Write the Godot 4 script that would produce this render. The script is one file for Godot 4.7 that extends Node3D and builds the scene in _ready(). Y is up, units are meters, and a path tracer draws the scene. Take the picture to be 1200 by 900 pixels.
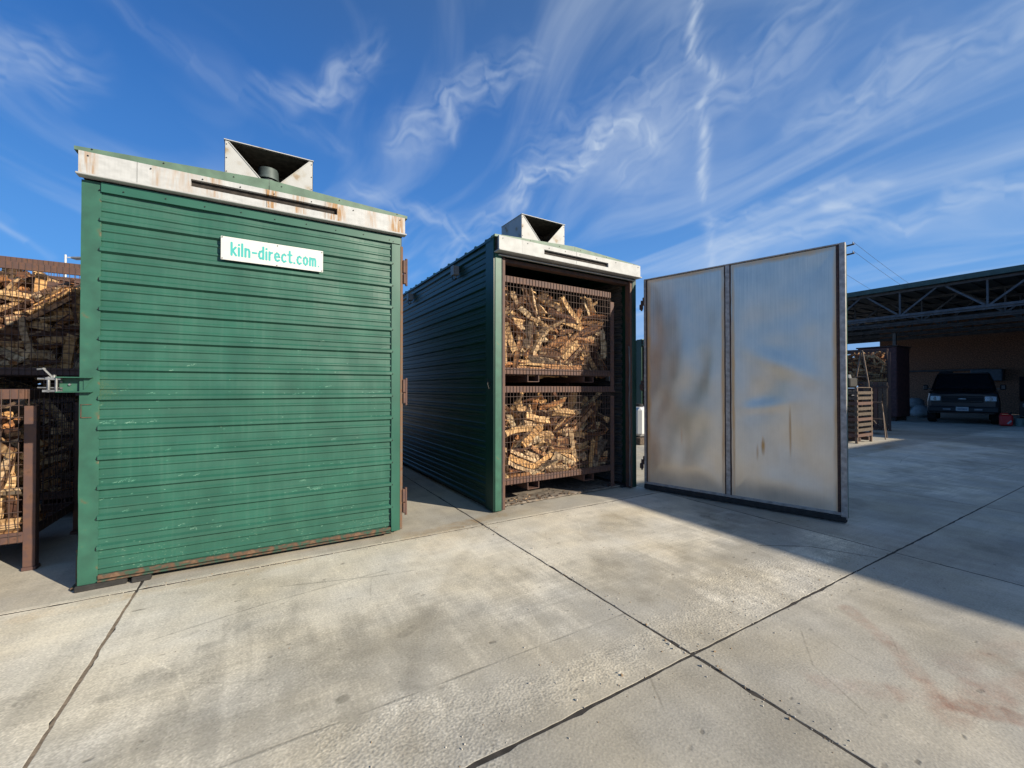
extends Node3D

# Kiln-aligned axes: x runs along the kiln fronts, y is up, z is minus the depth "v".
const TAN_SUN := 0.47
const EYE := 1.55

class MB:
	var v := PackedVector3Array()
	var n := PackedVector3Array()
	var c := PackedColorArray()
	var t := PackedVector2Array()
	var col := Color.WHITE
	var xf := Transform3D.IDENTITY
	func tri(a: Vector3, b: Vector3, d: Vector3, hint: Vector3, ta := Vector2.ZERO, tb := Vector2.ZERO, td := Vector2.ZERO) -> void:
		var nn := (b - a).cross(d - a)
		if nn.length_squared() < 1e-18:
			return
		nn = nn.normalized()
		if nn.dot(hint) < 0.0:
			nn = -nn
			var s := b
			b = d
			d = s
			var s2 := tb
			tb = td
			td = s2
		_put(a, nn, ta)
		_put(d, nn, td)
		_put(b, nn, tb)
	func _put(p: Vector3, nn: Vector3, uv: Vector2) -> void:
		v.append(xf * p)
		n.append((xf.basis * nn).normalized())
		c.append(col)
		t.append(uv)
	func quad(a: Vector3, b: Vector3, d: Vector3, e: Vector3, hint: Vector3, ta := Vector2.ZERO, tb := Vector2.ZERO, td := Vector2.ZERO, te := Vector2.ZERO) -> void:
		tri(a, b, d, hint, ta, tb, td)
		tri(a, d, e, hint, ta, td, te)
	func smooth(a: Vector3, b: Vector3, d: Vector3, na: Vector3, nb: Vector3, nd: Vector3, ta := Vector2.ZERO, tb := Vector2.ZERO, td := Vector2.ZERO) -> void:
		var nn := (b - a).cross(d - a)
		if nn.length_squared() < 1e-18:
			return
		_put(a, na, ta)
		if nn.dot(na + nb + nd) < 0.0:
			_put(b, nb, tb)
			_put(d, nd, td)
		else:
			_put(d, nd, td)
			_put(b, nb, tb)
	func box(ctr: Vector3, size: Vector3, bas := Basis.IDENTITY, bev := 0.0) -> void:
		var h := size * 0.5
		var b := minf(bev, minf(h.x, minf(h.y, h.z)) * 0.9)
		var ax := [Vector3.RIGHT, Vector3.UP, Vector3.BACK]
		for k in 3:
			var i := (k + 1) % 3
			var j := (k + 2) % 3
			for s: float in [-1.0, 1.0]:
				var q: Array[Vector3] = []
				for e in [[-1.0, -1.0], [1.0, -1.0], [1.0, 1.0], [-1.0, 1.0]]:
					var p: Vector3 = ax[k] * (h[k] * s) + ax[i] * ((h[i] - b) * e[0]) + ax[j] * ((h[j] - b) * e[1])
					q.append(ctr + bas * p)
				quad(q[0], q[1], q[2], q[3], bas * (ax[k] * s), Vector2(0, 0), Vector2(1, 0), Vector2(1, 1), Vector2(0, 1))
			if b > 0.0:
				for si: float in [-1.0, 1.0]:
					for sj: float in [-1.0, 1.0]:
						var q2: Array[Vector3] = []
						for e2 in [[-1.0, 0], [1.0, 0], [1.0, 1], [-1.0, 1]]:
							var p2: Vector3 = ax[k] * ((h[k] - b) * e2[0]) + ax[i] * (si * (h[i] - (b if e2[1] == 0 else 0.0))) + ax[j] * (sj * (h[j] - (b if e2[1] == 1 else 0.0)))
							q2.append(ctr + bas * p2)
						quad(q2[0], q2[1], q2[2], q2[3], bas * (ax[i] * si + ax[j] * sj))
		if b > 0.0:
			for sx: float in [-1.0, 1.0]:
				for sy: float in [-1.0, 1.0]:
					for sz: float in [-1.0, 1.0]:
						var s3 := Vector3(sx, sy, sz)
						var a1 := ctr + bas * (Vector3(h.x, h.y - b, h.z - b) * s3)
						var a2 := ctr + bas * (Vector3(h.x - b, h.y, h.z - b) * s3)
						var a3 := ctr + bas * (Vector3(h.x - b, h.y - b, h.z) * s3)
						tri(a1, a2, a3, bas * s3)
	func span(a: Vector3, b: Vector3, bev := 0.0) -> void:   # a box from corner a to corner b
		box((a + b) * 0.5, (b - a).abs(), Basis.IDENTITY, bev)
	func bar(p0: Vector3, p1: Vector3, w: float, h: float, up := Vector3.UP, bev := 0.0) -> void:
		var z := (p1 - p0).normalized()
		var x := up.cross(z)
		if x.length() < 0.01:
			x = Vector3.RIGHT.cross(z)
		x = x.normalized()
		box((p0 + p1) * 0.5, Vector3(w, h, p0.distance_to(p1)), Basis(x, z.cross(x), z), bev)
	func cyl(p0: Vector3, p1: Vector3, r0: float, r1: float, k := 12, caps := true) -> void:
		var z := (p1 - p0).normalized()
		var x := z.cross(Vector3.UP if absf(z.y) < 0.9 else Vector3.RIGHT).normalized()
		var y := z.cross(x)
		for i in k:
			var a := TAU * i / k
			var b := TAU * (i + 1) / k
			var da := x * cos(a) + y * sin(a)
			var db := x * cos(b) + y * sin(b)
			smooth(p0 + da * r0, p0 + db * r0, p1 + db * r1, da, db, db)
			smooth(p0 + da * r0, p1 + db * r1, p1 + da * r1, da, db, da)
			if caps:
				tri(p0, p0 + da * r0, p0 + db * r0, -z)
				tri(p1, p1 + da * r1, p1 + db * r1, z)
	func tube(p: Array, r: float, k := 6) -> void:
		for i in p.size() - 1:
			cyl(p[i], p[i + 1], r, r, k, i == 0 or i == p.size() - 2)
	func ball(ctr: Vector3, r: Vector3, k := 10) -> void:
		for i in k:
			for j in k:
				var q: Array[Vector3] = []
				for e in [[0, 0], [1, 0], [1, 1], [0, 1]]:
					var a: float = PI * (i + e[0]) / k - PI / 2
					var b: float = TAU * (j + e[1]) / k
					q.append(Vector3(cos(a) * cos(b), sin(a), cos(a) * sin(b)))
				smooth(ctr + q[0] * r, ctr + q[1] * r, ctr + q[2] * r, (q[0] / r).normalized(), (q[1] / r).normalized(), (q[2] / r).normalized())
				smooth(ctr + q[0] * r, ctr + q[2] * r, ctr + q[3] * r, (q[0] / r).normalized(), (q[2] / r).normalized(), (q[3] / r).normalized())
	func surf(rows: Array, hint: Vector3, smooth_it := true, us := 1.0, vs := 1.0) -> void:   # a sheet through rows of points, uv 0..us across and 0..vs up
		var m: int = rows.size()
		var k: int = rows[0].size()
		var nor := []
		for i in m:
			var r := PackedVector3Array()
			for j in k:
				var dx: Vector3 = rows[i][mini(j + 1, k - 1)] - rows[i][maxi(j - 1, 0)]
				var dy: Vector3 = rows[mini(i + 1, m - 1)][j] - rows[maxi(i - 1, 0)][j]
				var nn := dx.cross(dy).normalized()
				r.append(nn if nn.dot(hint) >= 0.0 else -nn)
			nor.append(r)
		for i in m - 1:
			for j in k - 1:
				var a: Vector2 = Vector2(us * j / (k - 1), vs * (1.0 - float(i) / (m - 1)))
				var b: Vector2 = Vector2(us * (j + 1) / (k - 1), vs * (1.0 - float(i + 1) / (m - 1)))
				if smooth_it:
					smooth(rows[i][j], rows[i][j + 1], rows[i + 1][j + 1], nor[i][j], nor[i][j + 1], nor[i + 1][j + 1], a, Vector2(b.x, a.y), b)
					smooth(rows[i][j], rows[i + 1][j + 1], rows[i + 1][j], nor[i][j], nor[i + 1][j + 1], nor[i + 1][j], a, b, Vector2(a.x, b.y))
				else:
					quad(rows[i][j], rows[i][j + 1], rows[i + 1][j + 1], rows[i + 1][j], nor[i][j], a, Vector2(b.x, a.y), b, Vector2(a.x, b.y))
	func mesh() -> ArrayMesh:
		var am := ArrayMesh.new()
		var a := []
		a.resize(Mesh.ARRAY_MAX)
		a[Mesh.ARRAY_VERTEX] = v
		a[Mesh.ARRAY_NORMAL] = n
		a[Mesh.ARRAY_COLOR] = c
		a[Mesh.ARRAY_TEX_UV] = t
		am.add_surface_from_arrays(Mesh.PRIMITIVE_TRIANGLES, a)
		return am

var rng := RandomNumberGenerator.new()
var names := {}
var M := {}
var wob := FastNoiseLite.new()
var buckle := FastNoiseLite.new()

func rnd(a := 0.0, b := 1.0) -> float:
	return rng.randf_range(a, b)

func P(u: float, y: float, v: float) -> Vector3:
	return Vector3(u, y, -v)

func numbered(called: String) -> String:
	var k: int = names.get(called, -1) + 1
	names[called] = k
	return called if k == 0 else "%s_%03d" % [called, k]

func part(called: String, mb, mat: Material, parent: Node3D) -> MeshInstance3D:
	var o := MeshInstance3D.new()
	o.name = called if parent != self else numbered(called)
	o.mesh = mb if mb is Mesh else mb.mesh()
	o.material_override = mat
	parent.add_child(o, true)
	return o

func tag(o: Node, label: String, category := "", group := "", kind := "") -> void:
	if label: o.set_meta("label", label)
	if category: o.set_meta("category", category)
	if group: o.set_meta("group", group)
	if kind: o.set_meta("kind", kind)

func thing(called: String, label: String, category: String, at := Vector3.ZERO, turn := 0.0, group := "") -> Node3D:
	var o := Node3D.new()
	o.name = numbered(called)
	add_child(o, true)
	o.position = at
	o.rotation.y = turn
	tag(o, label, category, group)
	return o

# ------------------------------------------------------------------ textures and materials
func noise_img(sd: int, freq: float, oct: int, w: int, h: int, seamless := true) -> Image:
	var f := FastNoiseLite.new()
	f.seed = sd
	f.noise_type = FastNoiseLite.TYPE_SIMPLEX_SMOOTH
	f.frequency = freq
	f.fractal_octaves = oct
	var im := f.get_seamless_image(w, h) if seamless else f.get_image(w, h)
	im.convert(Image.FORMAT_L8)
	return im

func ramp(sd: int, freq: float, oct: int, stops: Array, size := 256, sx := 1, sy := 1) -> ImageTexture:
	var src := noise_img(sd, freq, oct, size / sx, size / sy)
	if sx > 1 or sy > 1:
		src.resize(size, size, Image.INTERPOLATE_CUBIC)
	var g := Gradient.new()
	g.offsets = PackedFloat32Array()
	g.colors = PackedColorArray()
	var offs := PackedFloat32Array()
	var cols := PackedColorArray()
	for s in stops:
		offs.append(s[0])
		cols.append(s[1])
	g.offsets = offs
	g.colors = cols
	var lut := PackedByteArray()
	for i in 256:
		var k := g.sample(i / 255.0)
		lut.append(int(clampf(k.r, 0, 1) * 255)); lut.append(int(clampf(k.g, 0, 1) * 255)); lut.append(int(clampf(k.b, 0, 1) * 255))
	var d := src.get_data()
	var out := PackedByteArray()
	out.resize(size * size * 3)
	for i in size * size:
		var k2 := d[i] * 3
		out[i * 3] = lut[k2]; out[i * 3 + 1] = lut[k2 + 1]; out[i * 3 + 2] = lut[k2 + 2]
	return ImageTexture.create_from_image(Image.create_from_data(size, size, false, Image.FORMAT_RGB8, out))

func lin(r: float, g: float, b: float) -> Color:
	return Color(r, g, b).linear_to_srgb()

func mottled(c: Color, sd: int, amount := 0.18, rough := 0.7, metal := 0.0, scale := 0.6, freq := 0.03, bump := 0.0) -> StandardMaterial3D:
	var m := StandardMaterial3D.new()
	var lo := c.srgb_to_linear() * (1.0 - amount)
	var hi := c.srgb_to_linear() * (1.0 + amount)
	lo.a = 1.0
	hi.a = 1.0
	m.albedo_texture = ramp(sd, freq, 5, [[0.2, lo.linear_to_srgb()], [0.8, hi.linear_to_srgb()]])
	m.uv1_triplanar = true
	m.uv1_scale = Vector3.ONE * scale
	m.roughness = rough
	m.metallic = metal
	if bump > 0.0:
		m.heightmap_enabled = true
		m.heightmap_texture = m.albedo_texture
		m.heightmap_scale = bump
	return m

func plain(c: Color, rough := 0.6, metal := 0.0) -> StandardMaterial3D:
	var m := StandardMaterial3D.new()
	m.albedo_color = c
	m.roughness = rough
	m.metallic = metal
	return m

func rusty(base: Color, rust: Color, sd: int, rough := 0.75, scale := 0.8) -> StandardMaterial3D:
	var m := StandardMaterial3D.new()
	m.albedo_texture = ramp(sd, 0.035, 5, [[0.0, base], [0.42, base.lerp(rust, 0.12)], [0.56, rust.lerp(base, 0.4)], [0.75, rust], [1.0, rust.darkened(0.35)]])
	m.uv1_triplanar = true
	m.uv1_scale = Vector3.ONE * scale
	m.roughness = rough
	m.heightmap_enabled = true
	m.heightmap_texture = m.albedo_texture
	m.heightmap_scale = 0.05
	return m

func make_materials() -> void:
	var gr := lin(0.016, 0.094, 0.063)
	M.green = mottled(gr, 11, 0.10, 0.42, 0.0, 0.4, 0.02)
	M.green_trim = mottled(lin(0.023, 0.100, 0.066), 12, 0.16, 0.5, 0.0, 0.7, 0.03)
	M.green_trim.albedo_texture = ramp(12, 0.03, 5, [[0.1, lin(0.020, 0.082, 0.055)], [0.74, lin(0.026, 0.112, 0.074)], [0.84, lin(0.045, 0.115, 0.070)], [0.90, lin(0.10, 0.085, 0.045)], [1.0, lin(0.20, 0.24, 0.18)]])
	M.green_cap = mottled(lin(0.085, 0.150, 0.105), 13, 0.18, 0.55, 0.0, 0.8, 0.03)
	M.green_shaded = mottled(lin(0.004, 0.034, 0.022), 14, 0.15, 0.38, 0.0, 0.3, 0.02)  # kiln green darkened, so the colour itself carries the shade on the walls
	M.white = mottled(lin(0.38, 0.39, 0.385), 15, 0.10, 0.6, 0.0, 0.8, 0.03)
	M.hood = rusty(lin(0.46, 0.46, 0.44), lin(0.36, 0.31, 0.24), 64, 0.6, 0.9)
	M.hood.albedo_texture = ramp(64, 0.02, 5, [[0.0, lin(0.43, 0.44, 0.435)], [0.55, lin(0.39, 0.395, 0.385)], [0.78, lin(0.35, 0.335, 0.30)], [0.86, lin(0.30, 0.25, 0.18)], [1.0, lin(0.24, 0.17, 0.11)]])
	M.hood.heightmap_enabled = false
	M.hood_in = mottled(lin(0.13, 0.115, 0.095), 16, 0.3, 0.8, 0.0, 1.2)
	M.dark = plain(lin(0.012, 0.012, 0.012), 0.8)
	M.slot = mottled(lin(0.03, 0.024, 0.02), 17, 0.4, 0.9, 0.0, 2.0)
	M.rust_rail = rusty(lin(0.062, 0.048, 0.036), lin(0.095, 0.050, 0.028), 18, 0.85, 1.1)
	M.rust_rail.albedo_texture = ramp(18, 0.04, 5, [[0.0, lin(0.02, 0.075, 0.05)], [0.34, lin(0.035, 0.07, 0.045)], [0.42, lin(0.07, 0.055, 0.038)], [0.62, lin(0.11, 0.062, 0.036)], [0.82, lin(0.16, 0.10, 0.06)], [1.0, lin(0.06, 0.03, 0.02)]])
	M.rust_rail.heightmap_texture = M.rust_rail.albedo_texture
	M.brown = rusty(lin(0.085, 0.046, 0.039), lin(0.12, 0.058, 0.036), 19, 0.7, 1.0)
	M.brown_dark = rusty(lin(0.05, 0.03, 0.026), lin(0.09, 0.045, 0.03), 20, 0.75, 1.0)
	M.wire = plain(lin(0.075, 0.045, 0.036), 0.6)
	M.zinc = mottled(lin(0.30, 0.30, 0.29), 21, 0.3, 0.42, 0.75, 2.0)
	M.inner = mottled(lin(0.10, 0.10, 0.098), 22, 0.3, 0.5, 0.3, 0.7)
	M.rubber = mottled(lin(0.02, 0.019, 0.018), 23, 0.35, 0.75, 0.0, 1.5)
	M.timber = mottled(lin(0.10, 0.075, 0.055), 24, 0.35, 0.9, 0.0, 2.0)
	M.bead = mottled(lin(0.06, 0.028, 0.02), 25, 0.4, 0.6, 0.2, 2.0)
	M.strip = mottled(lin(0.36, 0.33, 0.305), 26, 0.25, 0.45, 0.25, 1.5)
	M.teal = plain(lin(0.045, 0.38, 0.36), 0.5)
	M.sign = mottled(lin(0.56, 0.57, 0.55), 27, 0.03, 0.45, 0.0, 1.0)
	M.screw = plain(lin(0.03, 0.03, 0.028), 0.5, 0.5)
	M.floor_in = mottled(lin(0.19, 0.16, 0.13), 28, 0.35, 0.9, 0.0, 0.8, 0.03, 0.2)
	M.steel_dark = mottled(lin(0.075, 0.080, 0.088), 29, 0.2, 0.6, 0.2, 0.5)
	M.steel_pale = mottled(lin(0.20, 0.21, 0.22), 36, 0.2, 0.5, 0.2, 0.5)
	M.frame_steel = rusty(lin(0.14, 0.115, 0.09), lin(0.17, 0.09, 0.05), 38, 0.6, 2.0)
	M.steel_truss = mottled(lin(0.10, 0.104, 0.112), 37, 0.2, 0.6, 0.2, 0.5)
	M.deck = mottled(lin(0.055, 0.065, 0.066), 30, 0.25, 0.7, 0.0, 0.2)
	M.eave = mottled(lin(0.05, 0.095, 0.085), 31, 0.15, 0.6, 0.0, 0.4)
	M.brickwork = mottled(lin(0.30, 0.165, 0.11), 32, 0.4, 0.95, 0.0, 0.9, 0.05, 0.4)
	M.stucco = mottled(lin(0.42, 0.39, 0.34), 33, 0.1, 0.95, 0.0, 0.5)
	M.bed = mottled(lin(0.035, 0.030, 0.026), 34, 0.4, 0.95, 0.0, 1.5)
	M.seam = mottled(lin(0.20, 0.155, 0.11), 35, 0.3, 0.95, 0.0, 3.0)
	# split firewood: vertex colours under a fine lengthwise grain
	for k in 3:
		var m := StandardMaterial3D.new()
		var tint: Color = [Color(1, 1, 1), Color(1.0, 0.93, 0.84), Color(0.9, 0.87, 0.85)][k]
		m.albedo_texture = ramp(40 + k, 0.03, 4, [[0.2, Color(0.66, 0.60, 0.54) * tint], [0.45, Color(0.9, 0.88, 0.85) * tint], [0.8, Color(1, 1, 1) * tint]], 256, 8, 1)
		m.vertex_color_use_as_albedo = true
		m.roughness = 0.9
		m.heightmap_enabled = true
		m.heightmap_texture = m.albedo_texture
		m.heightmap_scale = 0.3
		M["wood%d" % k] = m
	M.chips = plain(Color.WHITE, 0.9)
	M.chips.vertex_color_use_as_albedo = true

func concrete_maps() -> void:
	# One tile of four by four slabs; pixel = (u + 3.81) / 11.92 and (v + 1.11) / 10.72
	var S := 2048
	var big := noise_img(101, 0.0035, 4, S, S, false).get_data()
	var mid := noise_img(102, 0.018, 5, S, S, false).get_data()
	var fine := noise_img(103, 0.33, 3, S, S, false).get_data()
	var swi := noise_img(104, 0.03, 4, S, S / 8, false)
	swi.resize(S, S, Image.INTERPOLATE_CUBIC)
	var swp := swi.get_data()
	var hue := noise_img(105, 0.006, 3, S, S, false).get_data()
	var rg := noise_img(106, 0.06, 4, S, S, false).get_data()
	var vn := FastNoiseLite.new()
	vn.seed = 108; vn.noise_type = FastNoiseLite.TYPE_SIMPLEX_SMOOTH; vn.frequency = 0.0032; vn.fractal_type = FastNoiseLite.FRACTAL_RIDGED; vn.fractal_octaves = 5; vn.fractal_gain = 0.45
	var vim := vn.get_image(S, S)
	vim.convert(Image.FORMAT_L8)
	var vein := vim.get_data()
	var pix := noise_img(109, 0.8, 2, S, S, false).get_data()
	var sw2 := noise_img(110, 0.10, 3, S / 32, S, false)
	sw2.resize(S, S, Image.INTERPOLATE_CUBIC)
	var swv := sw2.get_data()
	var sw3 := noise_img(111, 0.10, 3, S, S / 32, false)
	sw3.resize(S, S, Image.INTERPOLATE_CUBIC)
	var swu := sw3.get_data()
	var gw := noise_img(107, 0.0025, 3, S, S, false).get_data()
	var rgb := PackedByteArray()
	rgb.resize(S * S * 3)
	var hgt := PackedByteArray()
	hgt.resize(S * S)
	var tone := [[0.93, 0.86, 0.93, 0.86], [1.02, 1.0, 1.0, 0.86], [0.93, 0.88, 0.90, 0.80], [0.88, 0.9, 0.86, 0.84]]  # tone of each slab; last column lowered to deepen the shadow lying there
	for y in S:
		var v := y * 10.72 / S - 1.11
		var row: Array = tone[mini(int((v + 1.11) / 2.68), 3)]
		# coarse worn band along the joint at v = 1.57
		var band0 := clampf(1.0 - absf(v - 1.80) / 0.42, 0.0, 1.0)
		var saw := absf(v - 2.09)
		for x in S:
			var i := y * S + x
			var u := x * 11.92 / S - 3.81
			var b: float = big[i] / 255.0
			var m: float = mid[i] / 255.0
			var f: float = fine[i] / 255.0
			var s: float = swp[i] / 255.0
			var g: float = rg[i] / 255.0
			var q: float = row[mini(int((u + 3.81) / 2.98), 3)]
			var px: float = pix[i] / 255.0
			var sc: float = swv[i] / 255.0 + swu[i] / 255.0 - 1.0
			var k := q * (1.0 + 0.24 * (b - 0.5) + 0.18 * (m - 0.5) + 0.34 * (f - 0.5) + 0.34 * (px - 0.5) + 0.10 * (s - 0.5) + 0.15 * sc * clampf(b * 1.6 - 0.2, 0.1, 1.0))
			# patches of pale cement dust and of grime, with ragged edges
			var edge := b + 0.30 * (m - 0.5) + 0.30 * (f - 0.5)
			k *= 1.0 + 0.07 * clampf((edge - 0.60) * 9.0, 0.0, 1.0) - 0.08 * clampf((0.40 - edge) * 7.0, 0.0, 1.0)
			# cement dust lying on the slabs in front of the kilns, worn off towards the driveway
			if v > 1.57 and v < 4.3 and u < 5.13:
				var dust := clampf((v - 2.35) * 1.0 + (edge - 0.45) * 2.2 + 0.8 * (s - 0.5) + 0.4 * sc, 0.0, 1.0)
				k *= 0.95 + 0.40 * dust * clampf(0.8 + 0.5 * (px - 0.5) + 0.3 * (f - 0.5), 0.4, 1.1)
			var ve: float = vein[i] / 255.0
			if ve > 0.945 and b < 0.55:
				k *= 1.0 - 0.30 * clampf((ve - 0.945) * 40.0, 0.0, 1.0)
			if px > 0.86 and f > 0.55: k *= 1.16
			if px < 0.13 and f < 0.42: k *= 0.72
			var worn := 0.0
			if band0 > 0.0 and u > 0.2 and u < 5.2:
				worn = clampf((band0 + 1.6 * (gw[i] / 255.0 - 0.5) + 0.5 * (m - 0.5)) * 4.0 - 1.6, 0.0, 1.0)
			else:
				worn = clampf((gw[i] / 255.0 - 0.70) * 6.0, 0.0, 1.0) * 0.25
			if worn > 0.0:
				k *= 1.0 + worn * (0.06 + 0.30 * (g - 0.5) + 0.55 * (f - 0.5))
			var dot := 0.0
			if g < 0.13:
				dot = clampf((0.13 - g) * 9.0, 0.0, 1.0)
				k *= 1.0 - 0.30 * dot
			if saw < 0.03 and u > -1.0 and u < 2.15:
				var sv := clampf(1.0 - absf(saw - 0.012 * (m - 0.5)) / 0.007, 0.0, 1.0) * clampf((u + 1.0) * 0.7, 0.15, 0.8) * clampf(m * 2.2 - 0.3, 0.0, 1.0)
				k *= 1.0 - 0.55 * sv
				dot = maxf(dot, sv)
			var h: float = hue[i] / 255.0
			var L := 0.425 * k
			rgb[i * 3] = int(clampf(pow(L * (1.02 + 0.06 * (h - 0.5)), 0.4545), 0, 1) * 255)
			rgb[i * 3 + 1] = int(clampf(pow(L * 0.945, 0.4545), 0, 1) * 255)
			rgb[i * 3 + 2] = int(clampf(pow(L * (0.785 - 0.10 * (h - 0.5)), 0.4545), 0, 1) * 255)
			hgt[i] = int(clampf(0.55 + 0.22 * (f - 0.5) + 0.14 * (px - 0.5) + 0.10 * (m - 0.5) + worn * (0.5 * (g - 0.5) + 0.45 * (f - 0.5)) - 0.30 * dot, 0, 1) * 255)
	# marks that lie on the slabs: [points (u, v), half width, how dense, colour multiplier]
	var red := Color(0.86, 0.73, 0.70)
	var grey := Color(0.62, 0.62, 0.62)
	var marks := [
		[[3.55, 1.34, 3.30, 1.05, 3.02, 0.82, 2.88, 0.70, 3.02, 0.52, 3.10, 0.35], 0.075, 0.8, red],
		[[2.55, 1.08, 2.75, 0.86, 2.95, 0.66], 0.09, 0.5, red],
		[[2.80, 0.66, 3.15, 0.60, 3.50, 0.50], 0.11, 0.7, red],
		[[3.3, 0.75, 3.6, 0.7, 3.9, 0.62], 0.1, 0.45, red],
		[[0.335, 2.235, 0.355, 2.24], 0.028, 0.9, Color(0.5, 0.5, 0.48)],
		[[0.75, 2.62, 0.85, 2.66], 0.035, 0.7, grey], [[0.3, 2.05, 0.4, 2.1], 0.10, 0.35, grey],
		[[-0.55, 2.95, -0.5, 2.98], 0.035, 0.6, grey], [[-0.30, 3.1, -0.22, 3.12], 0.04, 0.6, grey], [[-0.15, 3.18, -0.1, 3.22], 0.035, 0.6, grey],
		[[-0.7, 2.85, -0.62, 2.84], 0.03, 0.5, grey], [[-0.42, 3.3, -0.36, 3.33], 0.03, 0.5, grey], [[-0.25, 2.6, -0.2, 2.63], 0.03, 0.4, grey],
		[[1.3, 2.5, 1.7, 2.9, 2.0, 3.4], 0.28, 0.22, grey], [[2.7, 2.1, 3.2, 2.6, 3.4, 3.3], 0.25, 0.25, Color(0.8, 0.74, 0.64)],
		[[-1.2, 2.2, -0.4, 2.4, 0.4, 2.5], 0.22, 0.22, grey], [[3.0, 3.4, 3.6, 3.7, 4.2, 3.8], 0.2, 0.3, Color(0.8, 0.74, 0.64)],
		[[-1.4, 4.12, -0.9, 4.16, 0.3, 4.22], 0.10, 0.45, Color(0.88, 0.76, 0.6)], [[1.3, 4.34, 2.1, 4.42, 2.5, 4.5], 0.12, 0.6, Color(0.9, 0.74, 0.54)],
		[[1.4, 3.9, 2.1, 4.4, 3.2, 4.6], 0.2, 0.3, Color(0.9, 0.8, 0.66)],
		[[0.9, 3.9, 1.5, 3.0, 1.8, 2.3], 0.012, 0.35, Color(1.25, 1.25, 1.22)], [[0.5, 4.0, 0.7, 3.2], 0.015, 0.3, Color(1.25, 1.25, 1.22)],
		[[3.9, 1.2, 3.7, 0.95, 3.75, 0.7, 3.6, 0.5], 0.014, 0.5, Color(1.2, 1.2, 1.2)],
		[[-0.6, 3.35, 0.0, 3.5, 0.9, 3.62], 0.008, 0.8, Color(0.5, 0.5, 0.5)], [[0.1, 3.75, 0.8, 3.55, 1.1, 3.5], 0.008, 0.8, Color(0.5, 0.5, 0.5)], [[4.2, 2.32, 4.6, 2.05, 4.83, 1.60], 0.011, 1.0, Color(0.3, 0.3, 0.3)],
		[[5.2, 1.5, 5.9, 1.0, 6.6, 0.9], 0.3, 0.3, grey], [[4.6, 3.0, 5.4, 2.9, 6.2, 3.3], 0.3, 0.3, grey], [[6.0, 2.4, 7.0, 2.6, 7.8, 2.3], 0.2, 0.35, grey],
	]
	# drips, scuffs, scratches and tyre arcs scattered over the near slabs
	rng.seed = 412
	for i in 150:
		var mu := rnd(-1.6, 6.0)
		var mv := rnd(0.5, 4.3)
		var sz := rnd(0.004, 0.013) * (1.0 if rnd() < 0.9 else 2.0)
		marks.append([[mu, mv, mu + rnd(0.004, 0.03), mv + rnd(-0.008, 0.008)], sz, rnd(0.5, 1.0), Color(0.45, 0.44, 0.43)])
	for i in 70:
		var mu := rnd(-1.4, 5.8)
		var mv := rnd(0.6, 4.2)
		var an := rnd(0, TAU) if rnd() < 0.4 else rng.randfn(0.9, 0.3)
		var le := rnd(0.08, 0.7)
		var be := rnd(-0.2, 0.2) * le
		var dv := Vector2(cos(an), sin(an)) * le
		var pale := rnd() < 0.6
		marks.append([[mu, mv, mu + dv.x * 0.5 - dv.y * be, mv + dv.y * 0.5 + dv.x * be, mu + dv.x, mv + dv.y], rnd(0.0035, 0.006), rnd(0.35, 0.8), Color(1.3, 1.3, 1.28) if pale else Color(0.55, 0.54, 0.52)])
	for i in 7:
		var mu := rnd(-0.5, 4.0)
		var arc := []
		for q in 9:
			var f := q / 8.0
			arc.append(mu + 1.4 * f * f + 0.2 * f)
			arc.append(1.0 + 3.0 * f)
		marks.append([arc, rnd(0.05, 0.09), rnd(0.10, 0.2), Color(0.62, 0.60, 0.58)])
	for mk in marks:
		var pts: Array = mk[0]
		var hw: float = mk[1]
		var st: float = mk[2]
		var cm: Color = mk[3]
		for s in range(0, pts.size() - 2, 2):
			var a := Vector2(pts[s], pts[s + 1])
			var b := Vector2(pts[s + 2], pts[s + 3])
			var x0 := int((minf(a.x, b.x) - hw * 1.6 + 3.81) / 11.92 * S)
			var x1 := int((maxf(a.x, b.x) + hw * 1.6 + 3.81) / 11.92 * S) + 1
			var y0 := int((minf(a.y, b.y) - hw * 1.6 + 1.11) / 10.72 * S)
			var y1 := int((maxf(a.y, b.y) + hw * 1.6 + 1.11) / 10.72 * S) + 1
			for y in range(maxi(y0, 0), mini(y1, S)):
				for x in range(maxi(x0, 0), mini(x1, S)):
					var p := Vector2(x * 11.92 / S - 3.81, y * 10.72 / S - 1.11)
					var tt := clampf((p - a).dot(b - a) / (b - a).length_squared(), 0, 1)
					if (s > 0 and tt <= 0.0):
						continue
					var i := y * S + x
					var dd := p.distance_to(a.lerp(b, tt)) / hw + (mid[i] / 255.0 - 0.5) * 0.9
					var w := clampf((1.0 - dd) * (3.5 if hw < 0.05 else 1.8), 0, 1) * st * clampf(0.45 + 1.1 * (rg[i] / 255.0 - 0.25) + 0.8 * (pix[i] / 255.0 - 0.5), 0.1, 1)
					if w > 0.0:
						rgb[i * 3] = mini(int(rgb[i * 3] * pow(lerpf(1, cm.r, w), 0.4545)), 255)
						rgb[i * 3 + 1] = mini(int(rgb[i * 3 + 1] * pow(lerpf(1, cm.g, w), 0.4545)), 255)
						rgb[i * 3 + 2] = mini(int(rgb[i * 3 + 2] * pow(lerpf(1, cm.b, w), 0.4545)), 255)
						if hw < 0.02 and cm.r < 0.5:
							hgt[i] = int(hgt[i] * (1.0 - 0.8 * w))
	var m2 := StandardMaterial3D.new()
	m2.albedo_texture = ImageTexture.create_from_image(Image.create_from_data(S, S, false, Image.FORMAT_RGB8, rgb))
	m2.roughness = 0.92
	m2.heightmap_enabled = true
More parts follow.
